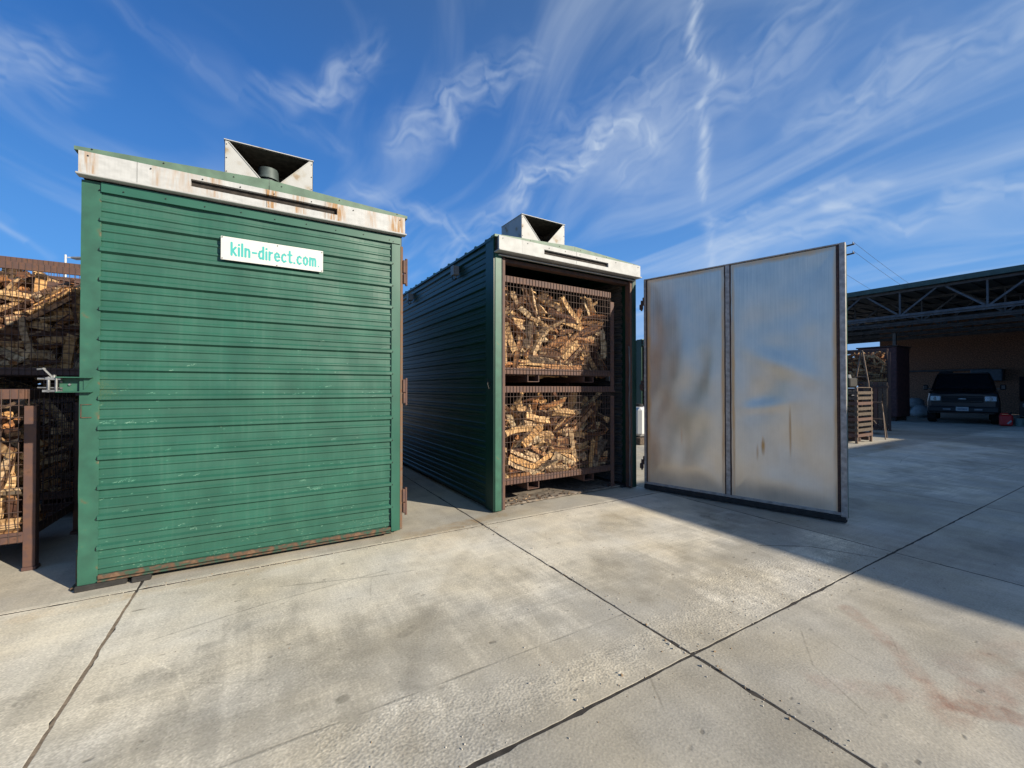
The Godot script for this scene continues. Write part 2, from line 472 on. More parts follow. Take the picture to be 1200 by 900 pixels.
	m2.heightmap_texture = ImageTexture.create_from_image(Image.create_from_data(S, S, false, Image.FORMAT_L8, hgt))
	m2.heightmap_scale = 0.45
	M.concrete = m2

func door_map() -> void:
	# chalky green paint with chips and scrapes, more of them low down where forklifts work
	var W := 1024
	var im := Image.create(W, W, false, Image.FORMAT_RGB8)
	var n1 := noise_img(201, 0.006, 4, W, W, false).get_data()
	var n2 := noise_img(202, 0.05, 3, W, W / 16, false)
	n2.resize(W, W, Image.INTERPOLATE_CUBIC)
	var n2d := n2.get_data()
	var n3i := noise_img(203, 0.02, 4, W / 16, W, false)
	n3i.resize(W, W, Image.INTERPOLATE_CUBIC)
	var n3 := n3i.get_data()
	var d := PackedByteArray()
	d.resize(W * W * 3)
	for y in W:
		for x in W:
			var i := y * W + x
			var k := 1.0 + 0.34 * (n1[i] / 255.0 - 0.5) + 0.06 * (n2d[i] / 255.0 - 0.5)
			var chalk := 0.05 * clampf(n2d[i] / 255.0 * 2.0 - 1.0, 0, 1) * clampf(n1[i] / 127.0 - 0.5, 0, 1) + 0.03 * clampf(n3[i] / 255.0 * 2.0 - 1.0, 0, 1)
			d[i * 3] = int(pow(lerpf(0.016 * k, 0.25, chalk), 0.4545) * 255)
			d[i * 3 + 1] = int(pow(lerpf(0.096 * k, 0.30, chalk), 0.4545) * 255)
			d[i * 3 + 2] = int(pow(lerpf(0.064 * k, 0.27, chalk), 0.4545) * 255)
	im = Image.create_from_data(W, W, false, Image.FORMAT_RGB8, d)
	rng.seed = 77
	var spots := [[0.55, 0.66], [0.9, 0.70], [0.12, 0.78], [0.62, 0.5], [0.93, 0.55], [0.25, 0.9], [0.48, 0.93], [0.8, 0.9], [0.07, 0.6], [0.35, 0.72], [0.72, 0.82]]
	for k in 230:
		var sp: Array = spots[rng.randi_range(0, spots.size() - 1)]
		var lone := rnd() < 0.35
		var y := int(clampf(rnd(0.35, 0.985) if lone else sp[1] + rng.randfn(0, 0.035), 0.02, 0.985) * W)
		if rnd() < 0.6:   # most scrapes sit on the big ribs
			y = int((1.0 - (round((1.0 - y / float(W)) * 12.9) * 0.0776 + 0.004)) * W) + rng.randi_range(-3, 3)
		var x := int(clampf(rnd(0.0, 1.0) if lone else sp[0] + rng.randfn(0, 0.05), 0.0, 0.99) * W)
		var ln := rng.randi_range(1, 6) if rnd() < 0.7 else rng.randi_range(8, 30)
		var c := Color(0.62, 0.72, 0.64).lerp(Color(0.2, 0.5, 0.4), rnd(0, 0.7))
		for s in ln:
			var xx := x + s
			var yy := y - int(s * rnd(0.0, 0.35))
			for h in rng.randi_range(1, 2):
				if rnd() < 0.8 and xx < W and yy + h < W and yy > 0:
					im.set_pixel(xx, yy + h, c.lerp(im.get_pixel(xx, yy + h), rnd(0, 0.5)))
	# dried splashes on the lowest sheet
	for k in 700:
		var y := W - 1 - int(pow(rnd(), 2.0) * 80)
		var x := int(clampf(rnd(), 0, 1) * W)
		if n1[y * W + x] > 120:
			for s in rng.randi_range(1, 5):
				im.set_pixel(mini(x + s, W - 1), y, Color(0.55, 0.62, 0.53).lerp(im.get_pixel(mini(x + s, W - 1), y), rnd(0.1, 0.7)))
	# yellowish run of rust beside the latch
	for k in 900:
		var x2 := int(absf(rng.randfn(0, 0.03)) * W)
		var y2 := int((0.52 + rng.randfn(0, 0.02)) * W)
		if x2 < W:
			im.set_pixel(x2, y2, im.get_pixel(x2, y2).lerp(Color(0.42, 0.42, 0.25), 0.45))
	var m := StandardMaterial3D.new()
	m.albedo_texture = ImageTexture.create_from_image(im)
	m.roughness = 0.45
	M.door = m

func fascia_map() -> void:
	var W := 1024
	var H := 128
	var n := noise_img(211, 0.09, 4, W, H / 16, false)
	n.resize(W, H, Image.INTERPOLATE_CUBIC)
	var a := n.get_data()
	var b := noise_img(212, 0.02, 4, W, H, false).get_data()
	var d := PackedByteArray()
	d.resize(W * H * 3)
	# where rust has run down from a screw or a joint: [centre, half width, strength]
	var runs := [[0.02, 0.02, 0.5], [0.18, 0.012, 0.4], [0.25, 0.05, 0.3], [0.335, 0.025, 0.5], [0.505, 0.02, 1.0], [0.60, 0.025, 0.55], [0.725, 0.035, 0.85], [0.86, 0.02, 0.4], [0.965, 0.03, 0.95]]
	for y in H:
		for x in W:
			var i := y * W + x
			var u := x / float(W)
			var s := 0.0
			for r in runs:
				s = maxf(s, r[2] * clampf(1.4 - absf(u - r[0]) / r[1], 0, 1))
			s = clampf(s * (0.4 + 2.6 * (a[i] / 255.0 - 0.38)), 0, 1) * clampf(0.55 + 0.9 * b[i] / 255.0, 0, 1)
			var w := 0.44 * (1.0 + 0.25 * (b[i] / 255.0 - 0.5) + 0.12 * (a[i] / 255.0 - 0.5))
			var c := Color(w * 0.96, w * 0.985, w * 0.985).lerp(Color(0.30, 0.165, 0.06), s)
			d[i * 3] = int(pow(c.r, 0.4545) * 255)
			d[i * 3 + 1] = int(pow(c.g, 0.4545) * 255)
			d[i * 3 + 2] = int(pow(c.b, 0.4545) * 255)
	var m := StandardMaterial3D.new()
	m.albedo_texture = ImageTexture.create_from_image(Image.create_from_data(W, H, false, Image.FORMAT_RGB8, d))
	m.roughness = 0.6
	M.fascia = m

func sheet_map() -> void:
	# stainless lining of the open door: vertical drip streaks, a few rust spots, dull film in patches
	var W := 1024
	var n1 := noise_img(221, 0.10, 3, W, W / 32, false)
	n1.resize(W, W, Image.INTERPOLATE_CUBIC)
	var a := n1.get_data()
	var b := noise_img(222, 0.008, 4, W, W, false).get_data()
	var f := noise_img(223, 0.25, 2, W, W / 4, false)
	f.resize(W, W, Image.INTERPOLATE_CUBIC)
	var fd := f.get_data()
	var d := PackedByteArray()
	d.resize(W * W * 3)
	var ro := PackedByteArray()
	ro.resize(W * W)
	var me := PackedByteArray()
	me.resize(W * W)
	var spots := [[0.655, 0.245, 0.010, 0.035, 0.9], [0.775, 0.30, 0.006, 0.10, 0.55], [0.63, 0.215, 0.006, 0.03, 0.4], [0.23, 0.26, 0.006, 0.04, 0.3], [0.513, 0.5, 0.010, 0.6, 0.6], [0.965, 0.5, 0.016, 0.6, 0.6], [0.02, 0.5, 0.022, 0.6, 0.8], [0.25, 0.99, 0.3, 0.012, 0.5], [0.75, 0.99, 0.3, 0.014, 0.5], [0.462, 0.5, 0.010, 0.6, 0.6]]
	for y in W:
		for x in W:
			var i := y * W + x
			var u := x / float(W)
			var v := 1.0 - y / float(W)
			var top := clampf(v * 1.8 - 0.7, 0.25, 1.0)
			var k := 1.0 + 0.22 * top * (a[i] / 255.0 - 0.5) + 0.16 * (b[i] / 255.0 - 0.5) + 0.03 * (fd[i] / 255.0 - 0.5)
			var s := 0.0
			for r in spots:
				var e := Vector2((u - r[0]) / r[2], (v - r[1]) / r[3])
				var l := e.length()
				if l < 1.3:
					s = maxf(s, r[4] * clampf(1.25 - l + 0.5 * (b[i] / 255.0 - 0.5) + 0.5 * (a[i] / 255.0 - 0.5), 0, 1))
			var c := Color(0.71 * k, 0.64 * k, 0.54 * k).lerp(Color(0.75, 0.39, 0.085), s)
			d[i * 3] = int(pow(c.r, 0.4545) * 255)
			d[i * 3 + 1] = int(pow(c.g, 0.4545) * 255)
			d[i * 3 + 2] = int(pow(c.b, 0.4545) * 255)
			me[i] = int(clampf(0.76 + 0.12 * (b[i] / 255.0 - 0.5) - 0.35 * s, 0, 1) * 255)
			ro[i] = int(clampf(0.345 + 0.10 * (b[i] / 255.0 - 0.5) + 0.05 * (a[i] / 255.0 - 0.5) + 0.4 * s, 0.1, 1) * 255)
	var m := StandardMaterial3D.new()
	m.albedo_texture = ImageTexture.create_from_image(Image.create_from_data(W, W, false, Image.FORMAT_RGB8, d))
	m.roughness_texture = ImageTexture.create_from_image(Image.create_from_data(W, W, false, Image.FORMAT_L8, ro))
	m.roughness = 1.0
	m.metallic = 1.0
	m.metallic_texture = ImageTexture.create_from_image(Image.create_from_data(W, W, false, Image.FORMAT_L8, me))
	M.sheet = m

# ------------------------------------------------------------------ sky
func sky_image() -> Image:
	var W := 3072
	var H := 1536
	var data := PackedFloat32Array()
	data.resize(W * H * 3)
	var cl := PackedFloat32Array()   # cloud cover above the horizon
	cl.resize(W * H / 2)
	var n1 := FastNoiseLite.new()
	n1.seed = 5; n1.noise_type = FastNoiseLite.TYPE_SIMPLEX_SMOOTH; n1.frequency = 1.0; n1.fractal_octaves = 6; n1.fractal_gain = 0.55
	var nt := FastNoiseLite.new()
	nt.seed = 77; nt.noise_type = FastNoiseLite.TYPE_SIMPLEX_SMOOTH; nt.frequency = 1.0; nt.fractal_octaves = 4; nt.fractal_gain = 0.5
	var n2 := FastNoiseLite.new()
	n2.seed = 9; n2.noise_type = FastNoiseLite.TYPE_SIMPLEX_SMOOTH; n2.frequency = 0.55; n2.fractal_octaves = 3
	var nw := FastNoiseLite.new()
	nw.seed = 21; nw.noise_type = FastNoiseLite.TYPE_SIMPLEX_SMOOTH; nw.frequency = 1.6; nw.fractal_octaves = 2
	var sun := Vector3(0.55, TAN_SUN, 0.835).normalized()
	for y in H / 2:
		var el := PI / 2 * (1.0 - (y + 0.5) / (H / 2))
		var sy := sin(el)
		var cy := cos(el)
		for x in W:
			var az := TAU * (x + 0.5) / W
			var du := sin(az) * cy
			var dv := cos(az) * cy
			var k := 1.0 / (sy + 0.10)
			var pu := du * k
			var pv := dv * k
			# thin cirrus drawn out along v by the wind
			var wx := 0.35 * nw.get_noise_2d(pu * 0.5, pv * 0.35)
			var s := n1.get_noise_2d((pu + wx) * 2.1 + pv * 0.12, pv * 0.40 + 3.0)
			var m := n2.get_noise_2d(pu * 0.8 + 11.3, pv * 0.5 + 4.0)
			var cov := clampf(0.29 * (s * 1.35 + 0.55 * m + 0.42 * du / maxf(cy, 0.05) + 0.02), 0.0, 0.6)
			cov = cov * cov / (cov + 0.10) * 1.25
			cl[y * W + x] = cov * clampf((1.0 - sy) * 3.6 - 0.15, 0.0, 1.0)
	# single clouds and vapour trails: azimuth and height in degrees along a line, width, density, wobble
	var lines := [
		[[55.3, 44.0, 55.1, 40.5, 54.1, 38.1, 53.8, 36.8, 55.1, 36.0, 56.3, 34.8, 57.0, 33.9, 55.7, 32.7, 55.2, 31.5, 55.5, 29.6, 55.5, 27.7, 55.2, 25.5, 55.5, 22.5], 0.55, 0.70, 0.6],
		[[56.3, 19.6, 56.2, 15.0], 0.5, 0.45, 0.6],
		[[31.5, 24.3, 32.2, 26.7, 35.4, 27.5, 40.4, 27.9, 42.3, 29.2, 41.4, 30.5, 44.2, 31.6, 47.5, 31.2, 49.2, 29.6], 1.1, 0.75, 1.2],
		[[31.5, 24.5, 27.8, 21.5, 23.7, 19.3, 21.4, 17.4], 1.6, 0.32, 1.8],
		[[9.9, 24.1, 16.9, 22.9, 20.8, 21.7, 24.3, 19.6], 0.8, 0.38, 1.4],
		[[-13.4, 34.0, -11.0, 33.2, -6.9, 32.1, -2.4, 30.5, 1.7, 29.5, 8.4, 28.4], 0.9, 0.12, 1.2],
		[[-22.1, 27.3, -19.3, 27.4, -16.5, 28.4], 1.6, 0.35, 2.0], [[-22.1, 25.0, -19.8, 25.8, -17.8, 25.8], 1.4, 0.28, 2.0],
		[[-20.2, 13.8, -18.7, 13.0, -17.2, 11.9], 0.28, 0.40, 0.3],
		[[3.0, 32.0, 5.9, 32.2, 8.3, 35.5], 1.0, 0.38, 1.6], [[5.9, 32.2, 7.9, 33.2, 10.4, 36.2, 12.5, 37.7], 1.3, 0.32, 1.8], [[-1.0, 32.2, 0.8, 31.6, 3.0, 31.4], 0.8, 0.28, 1.5],
		[[15.8, 30.3, 21.4, 33.4, 21.9, 34.4, 27.2, 36.5, 32.5, 38.0], 1.7, 0.42, 2.0], [[21.9, 34.2, 22.5, 30.9], 0.7, 0.35, 1.0],
		[[55.9, 19.7, 60.5, 20.0, 67.1, 20.8, 72.4, 20.2], 0.8, 0.42, 1.3], [[67.9, 19.3, 70.1, 18.8, 71.4, 18.5], 0.7, 0.6, 0.9],
		[[56.9, 16.9, 65.6, 17.5, 74.0, 16.1, 78.1, 17.0], 1.1, 0.42, 1.4], [[77.5, 17.9, 80.6, 17.1, 84.2, 16.6], 0.9, 0.5, 1.2],
		[[69.0, 26.9, 73.5, 27.5, 76.5, 28.9, 81.7, 29.4], 2.2, 0.36, 2.2], [[65.6, 27.9, 70.1, 28.0, 72.8, 30.1, 75.3, 30.4], 1.6, 0.30, 2.0],
		[[46.7, 26.7, 53.0, 30.9, 60.6, 33.0, 67.3, 35.7], 2.6, 0.30, 2.4], [[35.4, 29.4, 48.9, 34.0, 53.1, 36.9], 2.6, 0.30, 2.4],
	]
	var deg := W / 360.0
	for ln in lines:
		var p: Array = ln[0]
		var wd: float = ln[1]
		var st: float = ln[2]
		var wb: float = ln[3]
		var a0 := 1e9
		var a1 := -1e9
		var e0 := 1e9
		var e1 := -1e9
		for s in range(0, p.size(), 2):
			a0 = minf(a0, p[s]); a1 = maxf(a1, p[s]); e0 = minf(e0, p[s + 1]); e1 = maxf(e1, p[s + 1])
		var pad := wd * 3.0 + wb
		for y in range(int((90 - e1 - pad) * deg), int((90 - e0 + pad) * deg)):
			var el := 90 - (y + 0.5) / deg
			var cy := cos(deg_to_rad(el))
			for x in range(int((a0 - pad / cy) * deg), int((a1 + pad / cy) * deg)):
				var az := (x + 0.5) / deg
				var qx := az * cy
				var q := Vector2(qx + wb * 0.5 * nw.get_noise_2d(qx * 0.13, el * 0.13), el + wb * 0.5 * nw.get_noise_2d(qx * 0.13 + 50.0, el * 0.13))
				var best := 1e9
				var along := 0.0
				for s in range(0, p.size() - 2, 2):
					var a := Vector2(p[s] * cy, p[s + 1])
					var b := Vector2(p[s + 2] * cy, p[s + 3])
					var tt := clampf((q - a).dot(b - a) / (b - a).length_squared(), 0, 1)
					var dq := q.distance_squared_to(a.lerp(b, tt))
					if dq < best:
						best = dq
						var dr := (b - a).normalized()
						along = q.dot(dr) * 0.16 + q.dot(Vector2(-dr.y, dr.x)) * 0.9
				best = sqrt(best) / wd
				if best > 2.6:
					continue
				var tex := clampf(0.62 + 0.95 * nt.get_noise_2d(along + 0.10 * nt.get_noise_2d(q.x * 1.3, q.y * 1.3), q.x * 0.22 + q.y * 0.14), 0.08, 1.4)
				var i := y * W + posmod(x, W)
				cl[i] = 1.0 - (1.0 - cl[i]) * (1.0 - clampf(st * 0.68 * exp(-best * best * 0.9) * tex, 0.0, 0.9))
	var bands := Gradient.new()
	bands.offsets = PackedFloat32Array([0.0, 0.31, 0.455, 0.60, 0.73, 0.80, 1.0])
	bands.colors = PackedColorArray([Color(0.018, 0.048, 0.13), Color(0.030, 0.130, 0.41), Color(0.036, 0.182, 0.585), Color(0.070, 0.27, 0.75), Color(0.112, 0.375, 0.92), Color(0.135, 0.43, 1.0), Color(0.34, 0.58, 0.96)])
	var cc := Color(0.78, 0.90, 1.05)
	for y in H:
		var el := PI / 2 * (1.0 - (y + 0.5) / (H / 2.0))
		var sy := sin(el)
		var cy := cos(el)
		for x in W:
			var o := (y * W + x) * 3
			if y >= H / 2:
				data[o] = 0.16; data[o + 1] = 0.16; data[o + 2] = 0.15
				continue
			var az := TAU * (x + 0.5) / W
			var ca := sin(az) * cy * sun.x + sy * sun.y - cos(az) * cy * sun.z
			var c := bands.sample(1.0 - sy)
			# scattering: a little brighter and whiter nearer the sun
			var g := clampf(0.5 + 0.5 * ca, 0, 1)
			c = c.lerp(Color(0.27, 0.45, 0.70), 0.60 * g * g)
			var aure := exp((ca - 1.0) * 9.0)
			c = c + Color(0.7, 0.66, 0.55) * aure
			var k: float = cl[y * W + x]
			c = c.lerp(cc + Color(0.6, 0.55, 0.45) * aure, k)
			data[o] = c.r; data[o + 1] = c.g; data[o + 2] = c.b
	return Image.create_from_data(W, H, false, Image.FORMAT_RGBF, data.to_byte_array())

func setup() -> void:
	var cam := Camera3D.new()
	cam.name = "camera"
	cam.fov = 85.13
	cam.near = 0.05
	cam.far = 900.0
	cam.position = Vector3(0, EYE, 0)
	cam.rotation = Vector3(deg_to_rad(0.585), deg_to_rad(-30.7), 0)
	add_child(cam)
	cam.current = true
	var sky := Sky.new()
	var pm := PanoramaSkyMaterial.new()
	pm.panorama = ImageTexture.create_from_image(sky_image())
	sky.sky_material = pm
	var env := Environment.new()
	env.background_mode = Environment.BG_SKY
	env.sky = sky
	env.background_energy_multiplier = 0.59
	env.tonemap_mode = Environment.TONE_MAPPER_LINEAR
	env.tonemap_exposure = 1.42
	env.sdfgi_enabled = true
	env.ssao_enabled = true
	env.ssil_enabled = true
	var we := WorldEnvironment.new()
	we.name = "world_environment"
	we.environment = env
	add_child(we)
	var sun := DirectionalLight3D.new()
	sun.name = "sun"
	sun.light_energy = 1.6
	sun.light_color = Color(1.0, 0.95, 0.865)
	sun.light_angular_distance = 0.55
	sun.shadow_enabled = true
	add_child(sun)
	sun.look_at_from_position(Vector3(0.55, TAN_SUN, 0.835) * 10.0, Vector3.ZERO)

# ------------------------------------------------------------------ ground
func build_ground() -> void:
	var g := MB.new()
	g.quad(P(-250, -0.04, -250), P(250, -0.04, -250), P(250, -0.04, 250), P(-250, -0.04, 250), Vector3.UP)
	tag(part("ground", g, mottled(lin(0.30, 0.28, 0.25), 51, 0.15, 0.95, 0.0, 0.05), self), "", "", "", "structure")
	var pav := Node3D.new()
	pav.name = "pavement"
	add_child(pav)
	tag(pav, "", "", "", "structure")
	var bed := MB.new()
	bed.span(P(-9.77, -0.036, -6.47), P(34.93, -0.0016, 25.69))
	part("joint_bed", bed, M.bed, pav)
	var fill := MB.new()
	fill.span(P(-0.840, -0.02, 1.6), P(-0.820, -0.0004, 4.2))
	part("joint_filler", fill, M.seam, pav)
	rng.seed = 31
	for iu in range(-2, 13):
		for iv in range(-2, 10):
			var u0 := -0.83 + 2.98 * iu
			var v0 := 1.57 + 2.68 * iv
			var near: bool = iu >= -1 and iu <= 2 and iv >= -1 and iv <= 1
			var st := 60 if near else 2
			var gap := 0.0075 if near else 0.006
			var ring: Array[Vector2] = []
			var spall := 0.0
			for e in 4:
				for k in st:
					var f := float(k) / st
					spall = maxf(spall * 0.55, rnd(0.004, 0.015) if near and rnd() < 0.10 else 0.0)
					var j := gap + (0.004 * wob.get_noise_2d((u0 + e * 7.3 + f * 2.98) * 150.0, v0 * 90.0) + rnd(-0.002, 0.002) if near else 0.0) + spall * 0.7
					var side := -0.83 + 0.003
					match e:
						0: ring.append(Vector2(u0 + 2.98 * f, v0 + j))
						1: ring.append(Vector2(u0 + 2.98 - j, v0 + 2.68 * f))
						2: ring.append(Vector2(u0 + 2.98 * (1 - f), v0 + 2.68 - j))
						3: ring.append(Vector2(u0 + j, v0 + 2.68 * (1 - f)))
			# corner points keep clear of both joints
			ring[0] += Vector2(gap, 0); ring[st] += Vector2(0, gap); ring[2 * st] += Vector2(-gap, 0); ring[3 * st] += Vector2(0, -gap)
			var mb := MB.new()
			var ctr := Vector2(u0 + 1.49, v0 + 1.34)
			var top := rnd(0.0, 0.0006) if near else 0.0
			for k in ring.size():
				var a := ring[k]
				var b := ring[(k + 1) % ring.size()]
				var ai := a + (ctr - a).normalized() * 0.003
				var bi := b + (ctr - b).normalized() * 0.003
				mb.tri(P(ctr.x, top, ctr.y), P(ai.x, top, ai.y), P(bi.x, top, bi.y), Vector3.UP, cuv(ctr), cuv(ai), cuv(bi))
				mb.quad(P(a.x, top - 0.001, a.y), P(b.x, top - 0.001, b.y), P(bi.x, top, bi.y), P(ai.x, top, ai.y), Vector3.UP, cuv(a), cuv(b), cuv(bi), cuv(ai))
				var mdl := (a + b) * 0.5 - ctr
				mb.quad(P(a.x, -0.03, a.y), P(b.x, -0.03, b.y), P(b.x, top - 0.001, b.y), P(a.x, top - 0.001, a.y), Vector3(mdl.x, 0, -mdl.y), cuv(a), cuv(b), cuv(b), cuv(a))
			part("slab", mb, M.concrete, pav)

func cuv(p: Vector2) -> Vector2:
	return Vector2((p.x + 3.81) / 11.92, (p.y + 1.11) / 10.72)

# ------------------------------------------------------------------ kilns
func ribbed(w: float, y0: float, y1: float, first: float, pitch: float, scale := 1.0, segs := 16, dent := 0.002, sd := 0.0) -> Array:
	# rows of points of a ribbed sheet: x from 0 to w, ribs run along x, +z is outward
	var prof: Array[Vector2] = [Vector2(y0, 0)]
	var k := 0
	var ys := first
	while ys - pitch > y0 - 0.2:
		ys -= pitch
	while ys < y1 + pitch:
		for r in [[ys, 0.028, 0.013, 0.027], [ys + pitch / 3.0, 0.015, 0.006, 0.009], [ys + pitch * 2.0 / 3.0, 0.015, 0.006, 0.009]]:
			for e in [[-r[1], 0.0], [-r[2], r[3]], [r[2], r[3]], [r[1], 0.0]]:
				var yy: float = r[0] + e[0]
				if yy > y0 + 0.002 and yy < y1 - 0.002:
					prof.append(Vector2(yy, e[1] * scale))
		ys += pitch
	prof.append(Vector2(y1, 0))
	var rows := []
	for q in prof:
		var row := PackedVector3Array()
		for j in segs + 1:
			var x := w * j / segs
			row.append(Vector3(x, q.x, q.y + dent * wob.get_noise_3d(x * 60.0, q.x * 60.0, sd)))
		rows.append(row)
	return rows

func ribbed_mesh(mb: MB, w: float, y0: float, y1: float, first: float, pitch: float, xf: Transform3D, segs := 16, dent := 0.002, sd := 0.0) -> void:
	var rows := ribbed(w, y0, y1, first, pitch, 1.0, segs, dent, sd)
	mb.xf = xf
	for i in rows.size() - 1:
		for j in segs:
			var a: Vector3 = rows[i][j]
			var b: Vector3 = rows[i][j + 1]
			var c: Vector3 = rows[i + 1][j + 1]
			var d: Vector3 = rows[i + 1][j]
			mb.quad(a, b, c, d, Vector3(0, 0, 1), Vector2(a.x / w, 1 - (a.y - y0) / (y1 - y0)), Vector2(b.x / w, 1 - (b.y - y0) / (y1 - y0)), Vector2(c.x / w, 1 - (c.y - y0) / (y1 - y0)), Vector2(d.x / w, 1 - (d.y - y0) / (y1 - y0)))
	mb.xf = Transform3D.IDENTITY

func screw_heads(pts: Array, nor: Vector3, r := 0.006) -> MB:
	var mb := MB.new()
	for p in pts:
		mb.cyl(p, p + nor * 0.006, r, r * 0.8, 6)
	return mb

func make_kiln(label: String, at: Vector3, turn: float, tall: float, mode: String) -> Node3D:
	# local axes: x to the right along the front, y up, the kiln goes back along -z
	var k := thing("drying_kiln", label, "kiln", at, turn, "green wood drying kilns")
	var W := 2.5
	var D := 6.2
	var fb := tall - 0.212   # bottom of the fascia
	var mb: MB
	# side walls: ribbed sheets outside, thin core, ribbed lining inside
	for s in [0, 1]:
		mb = MB.new()
		var xo := 0.0 if s == 0 else W
		var sg := -1.0 if s == 0 else 1.0
		var bas := Basis(Vector3(0, 0, -sg) * -1.0 if s == 1 else Vector3(0, 0, 1), Vector3.UP, Vector3(sg, 0, 0))
		var org := Vector3(xo - sg * 0.0, 0, -D + 0.1) if s == 0 else Vector3(xo, 0, -0.2)
		if s == 1:
			bas = Basis(Vector3(0, 0, -1), Vector3.UP, Vector3(1, 0, 0))
		ribbed_mesh(mb, D - 0.3, 0.05, tall - 0.03, 0.31, 0.2327, Transform3D(bas, org), 12, 0.003, 4.0 + s)
		var sw := part("side_wall", mb, M.green_shaded, k)
		mb = MB.new()
		mb.span(Vector3(xo - sg * 0.005, 0.04, -D + 0.02), Vector3(xo - sg * 0.06, tall - 0.06, -0.1))
		part("wall_core", mb, M.green_shaded, sw)
		mb = MB.new()
		mb.span(Vector3(xo + sg * (0.004 if mode == "closed" else 0.024), 0.02, -0.21), Vector3(xo - sg * 0.02, tall - 0.01, -0.075 if mode == "closed" else 0.0), 0.004)
		part("corner_trim", mb, M.green_shaded, sw)
		if s == 1 or mode == "open":
			mb = MB.new()
			ribbed_mesh(mb, D - 0.3, 0.03, tall - 0.2, 0.2, 0.13, Transform3D(Basis(Vector3(0, 0, sg), Vector3.UP, Vector3(-sg, 0, 0)), Vector3(xo - sg * 0.066, 0, -0.2 if s == 0 else -D + 0.1)), 4, 0.0)
			part("lining", mb, M.inner, sw)
		if s == 0 and mode == "open":
			for z in [[-1.07, 0.13], [-3.15, 0.12]]:
				mb = MB.new()
				mb.box(Vector3(-0.065, tall - 0.21, z[0]), Vector3(0.085, 0.13, 0.10), Basis.IDENTITY, 0.008)
				mb.box(Vector3(-0.112, tall - 0.21, z[0]), Vector3(0.012, 0.14, 0.11), Basis.IDENTITY, 0.004)
				mb.cyl(Vector3(-0.065, tall - 0.275, z[0]), Vector3(-0.065, tall - 0.31, z[0]), 0.012, 0.012, 8)
				part("junction_box", mb, M.steel_pale, sw)
				mb = MB.new()
				var cable := []
				for q in 9:
					var f := q / 8.0
					cable.append(Vector3(-0.045 - 0.03 * sin(PI * f), tall - 0.31 + 0.22 * f * f - 0.05 * sin(PI * f), z[0] - 0.16 * f))
				mb.tube(cable, 0.007)
				part("cable", mb, M.rubber, sw)
			mb = MB.new()
			mb.cyl(Vector3(-0.03, 1.62, -0.07), Vector3(-0.06, 1.62, -0.07), 0.008, 0.008)
			mb.tube([Vector3(-0.055, 1.66, -0.085), Vector3(-0.07, 1.60, -0.07), Vector3(-0.055, 1.54, -0.06), Vector3(-0.04, 1.56, -0.05)], 0.007)
			part("hook", mb, M.screw, sw)
	mb = MB.new()
	mb.span(Vector3(0.06, 0.04, -D), Vector3(W - 0.06, tall - 0.06, -D + 0.06))
	part("back_wall", mb, M.green_shaded, k)
	mb = MB.new()
	mb.span(Vector3(0.03, 0.012, -D + 0.02), Vector3(W - 0.03, 0.035, -0.16))
	if mode != "closed":
		part("floor_plate", mb, M.floor_in, k)
	# low gable roof of ribbed sheets
	mb = MB.new()
	var rise := 0.065
	for s in [0, 1]:
		var pr: Array[Vector2] = []
		var z := 0.02
		while z > -D:
			for e in [[0.0, 0.0], [-0.13, 0.0], [-0.145, 0.022], [-0.175, 0.022], [-0.19, 0.0]]:
				pr.append(Vector2(z + e[0] - 0.06, e[1]))
			z -= 0.305
		for i in pr.size() - 1:
			if pr[i + 1].x < -D - 0.03: break
			var x0 := -0.03 if s == 0 else W + 0.03
			var a := Vector3(x0, tall - 0.03 + pr[i].y, pr[i].x)
			var b := Vector3(x0, tall - 0.03 + pr[i + 1].y, pr[i + 1].x)
			var up := Vector3(W * 0.5 - x0, rise, 0)
			mb.quad(a, b, b + up, a + up, Vector3.UP)
			var dn := Vector3(0, -0.045, 0)
			mb.quad(a, b, b + Vector3(0, -0.03 - pr[i + 1].y, 0), a + Vector3(0, -0.03 - pr[i].y, 0), Vector3(-1 if s == 0 else 1, 0, 0))
		mb.quad(Vector3(0.0 if s == 0 else W, tall - 0.062, 0.0), Vector3(0.0 if s == 0 else W, tall - 0.062, -D), Vector3(W / 2, tall - 0.062, -D), Vector3(W / 2, tall - 0.062, 0.0), Vector3.DOWN)
	var roof := part("roof", mb, M.green_shaded, k)
	mb = MB.new()
	for s in [0, 1]:   # gable cap along the front edge
		var xa := -0.03 if s == 0 else W + 0.03
		var xm := W * 0.5 + (-0.002 if s == 0 else 0.002)
		var lo := tall - 0.036
		var pts := [Vector3(xa, tall - 0.008, 0), Vector3(xm, tall + rise - 0.008, 0), Vector3(xm, lo, 0), Vector3(xa, lo, 0)]
		for zz in [[0.045, 1.0], [-0.06, -1.0]]:
			mb.quad(pts[0] + Vector3(0, 0, zz[0]), pts[1] + Vector3(0, 0, zz[0]), pts[2] + Vector3(0, 0, zz[0]), pts[3] + Vector3(0, 0, zz[0]), Vector3(0, 0, zz[1]))
		for e in 4:
			var a2: Vector3 = pts[e]
			var b2: Vector3 = pts[(e + 1) % 4]
			mb.quad(a2 + Vector3(0, 0, 0.045), b2 + Vector3(0, 0, 0.045), b2 + Vector3(0, 0, -0.06), a2 + Vector3(0, 0, -0.06), (a2 + b2) * 0.5 - (pts[0] + pts[1] + pts[2] + pts[3]) * 0.25)
	part("gable_cap", mb, M.green_cap, roof)
	var sc := []
	for x in [0.07, 0.5, 0.98, 1.35, 1.85, 2.42]:
		sc.append(Vector3(x, tall - 0.012 + rise * 0.5 * (1 - absf(x - 1.25) / 1.25), 0.045))
	part("screws", screw_heads(sc, Vector3.BACK), M.screw, roof)
	# fascia: three white sheets round a long vent slot, with a drip edge below
	var fz := 0.05
	var ft := tall - 0.038
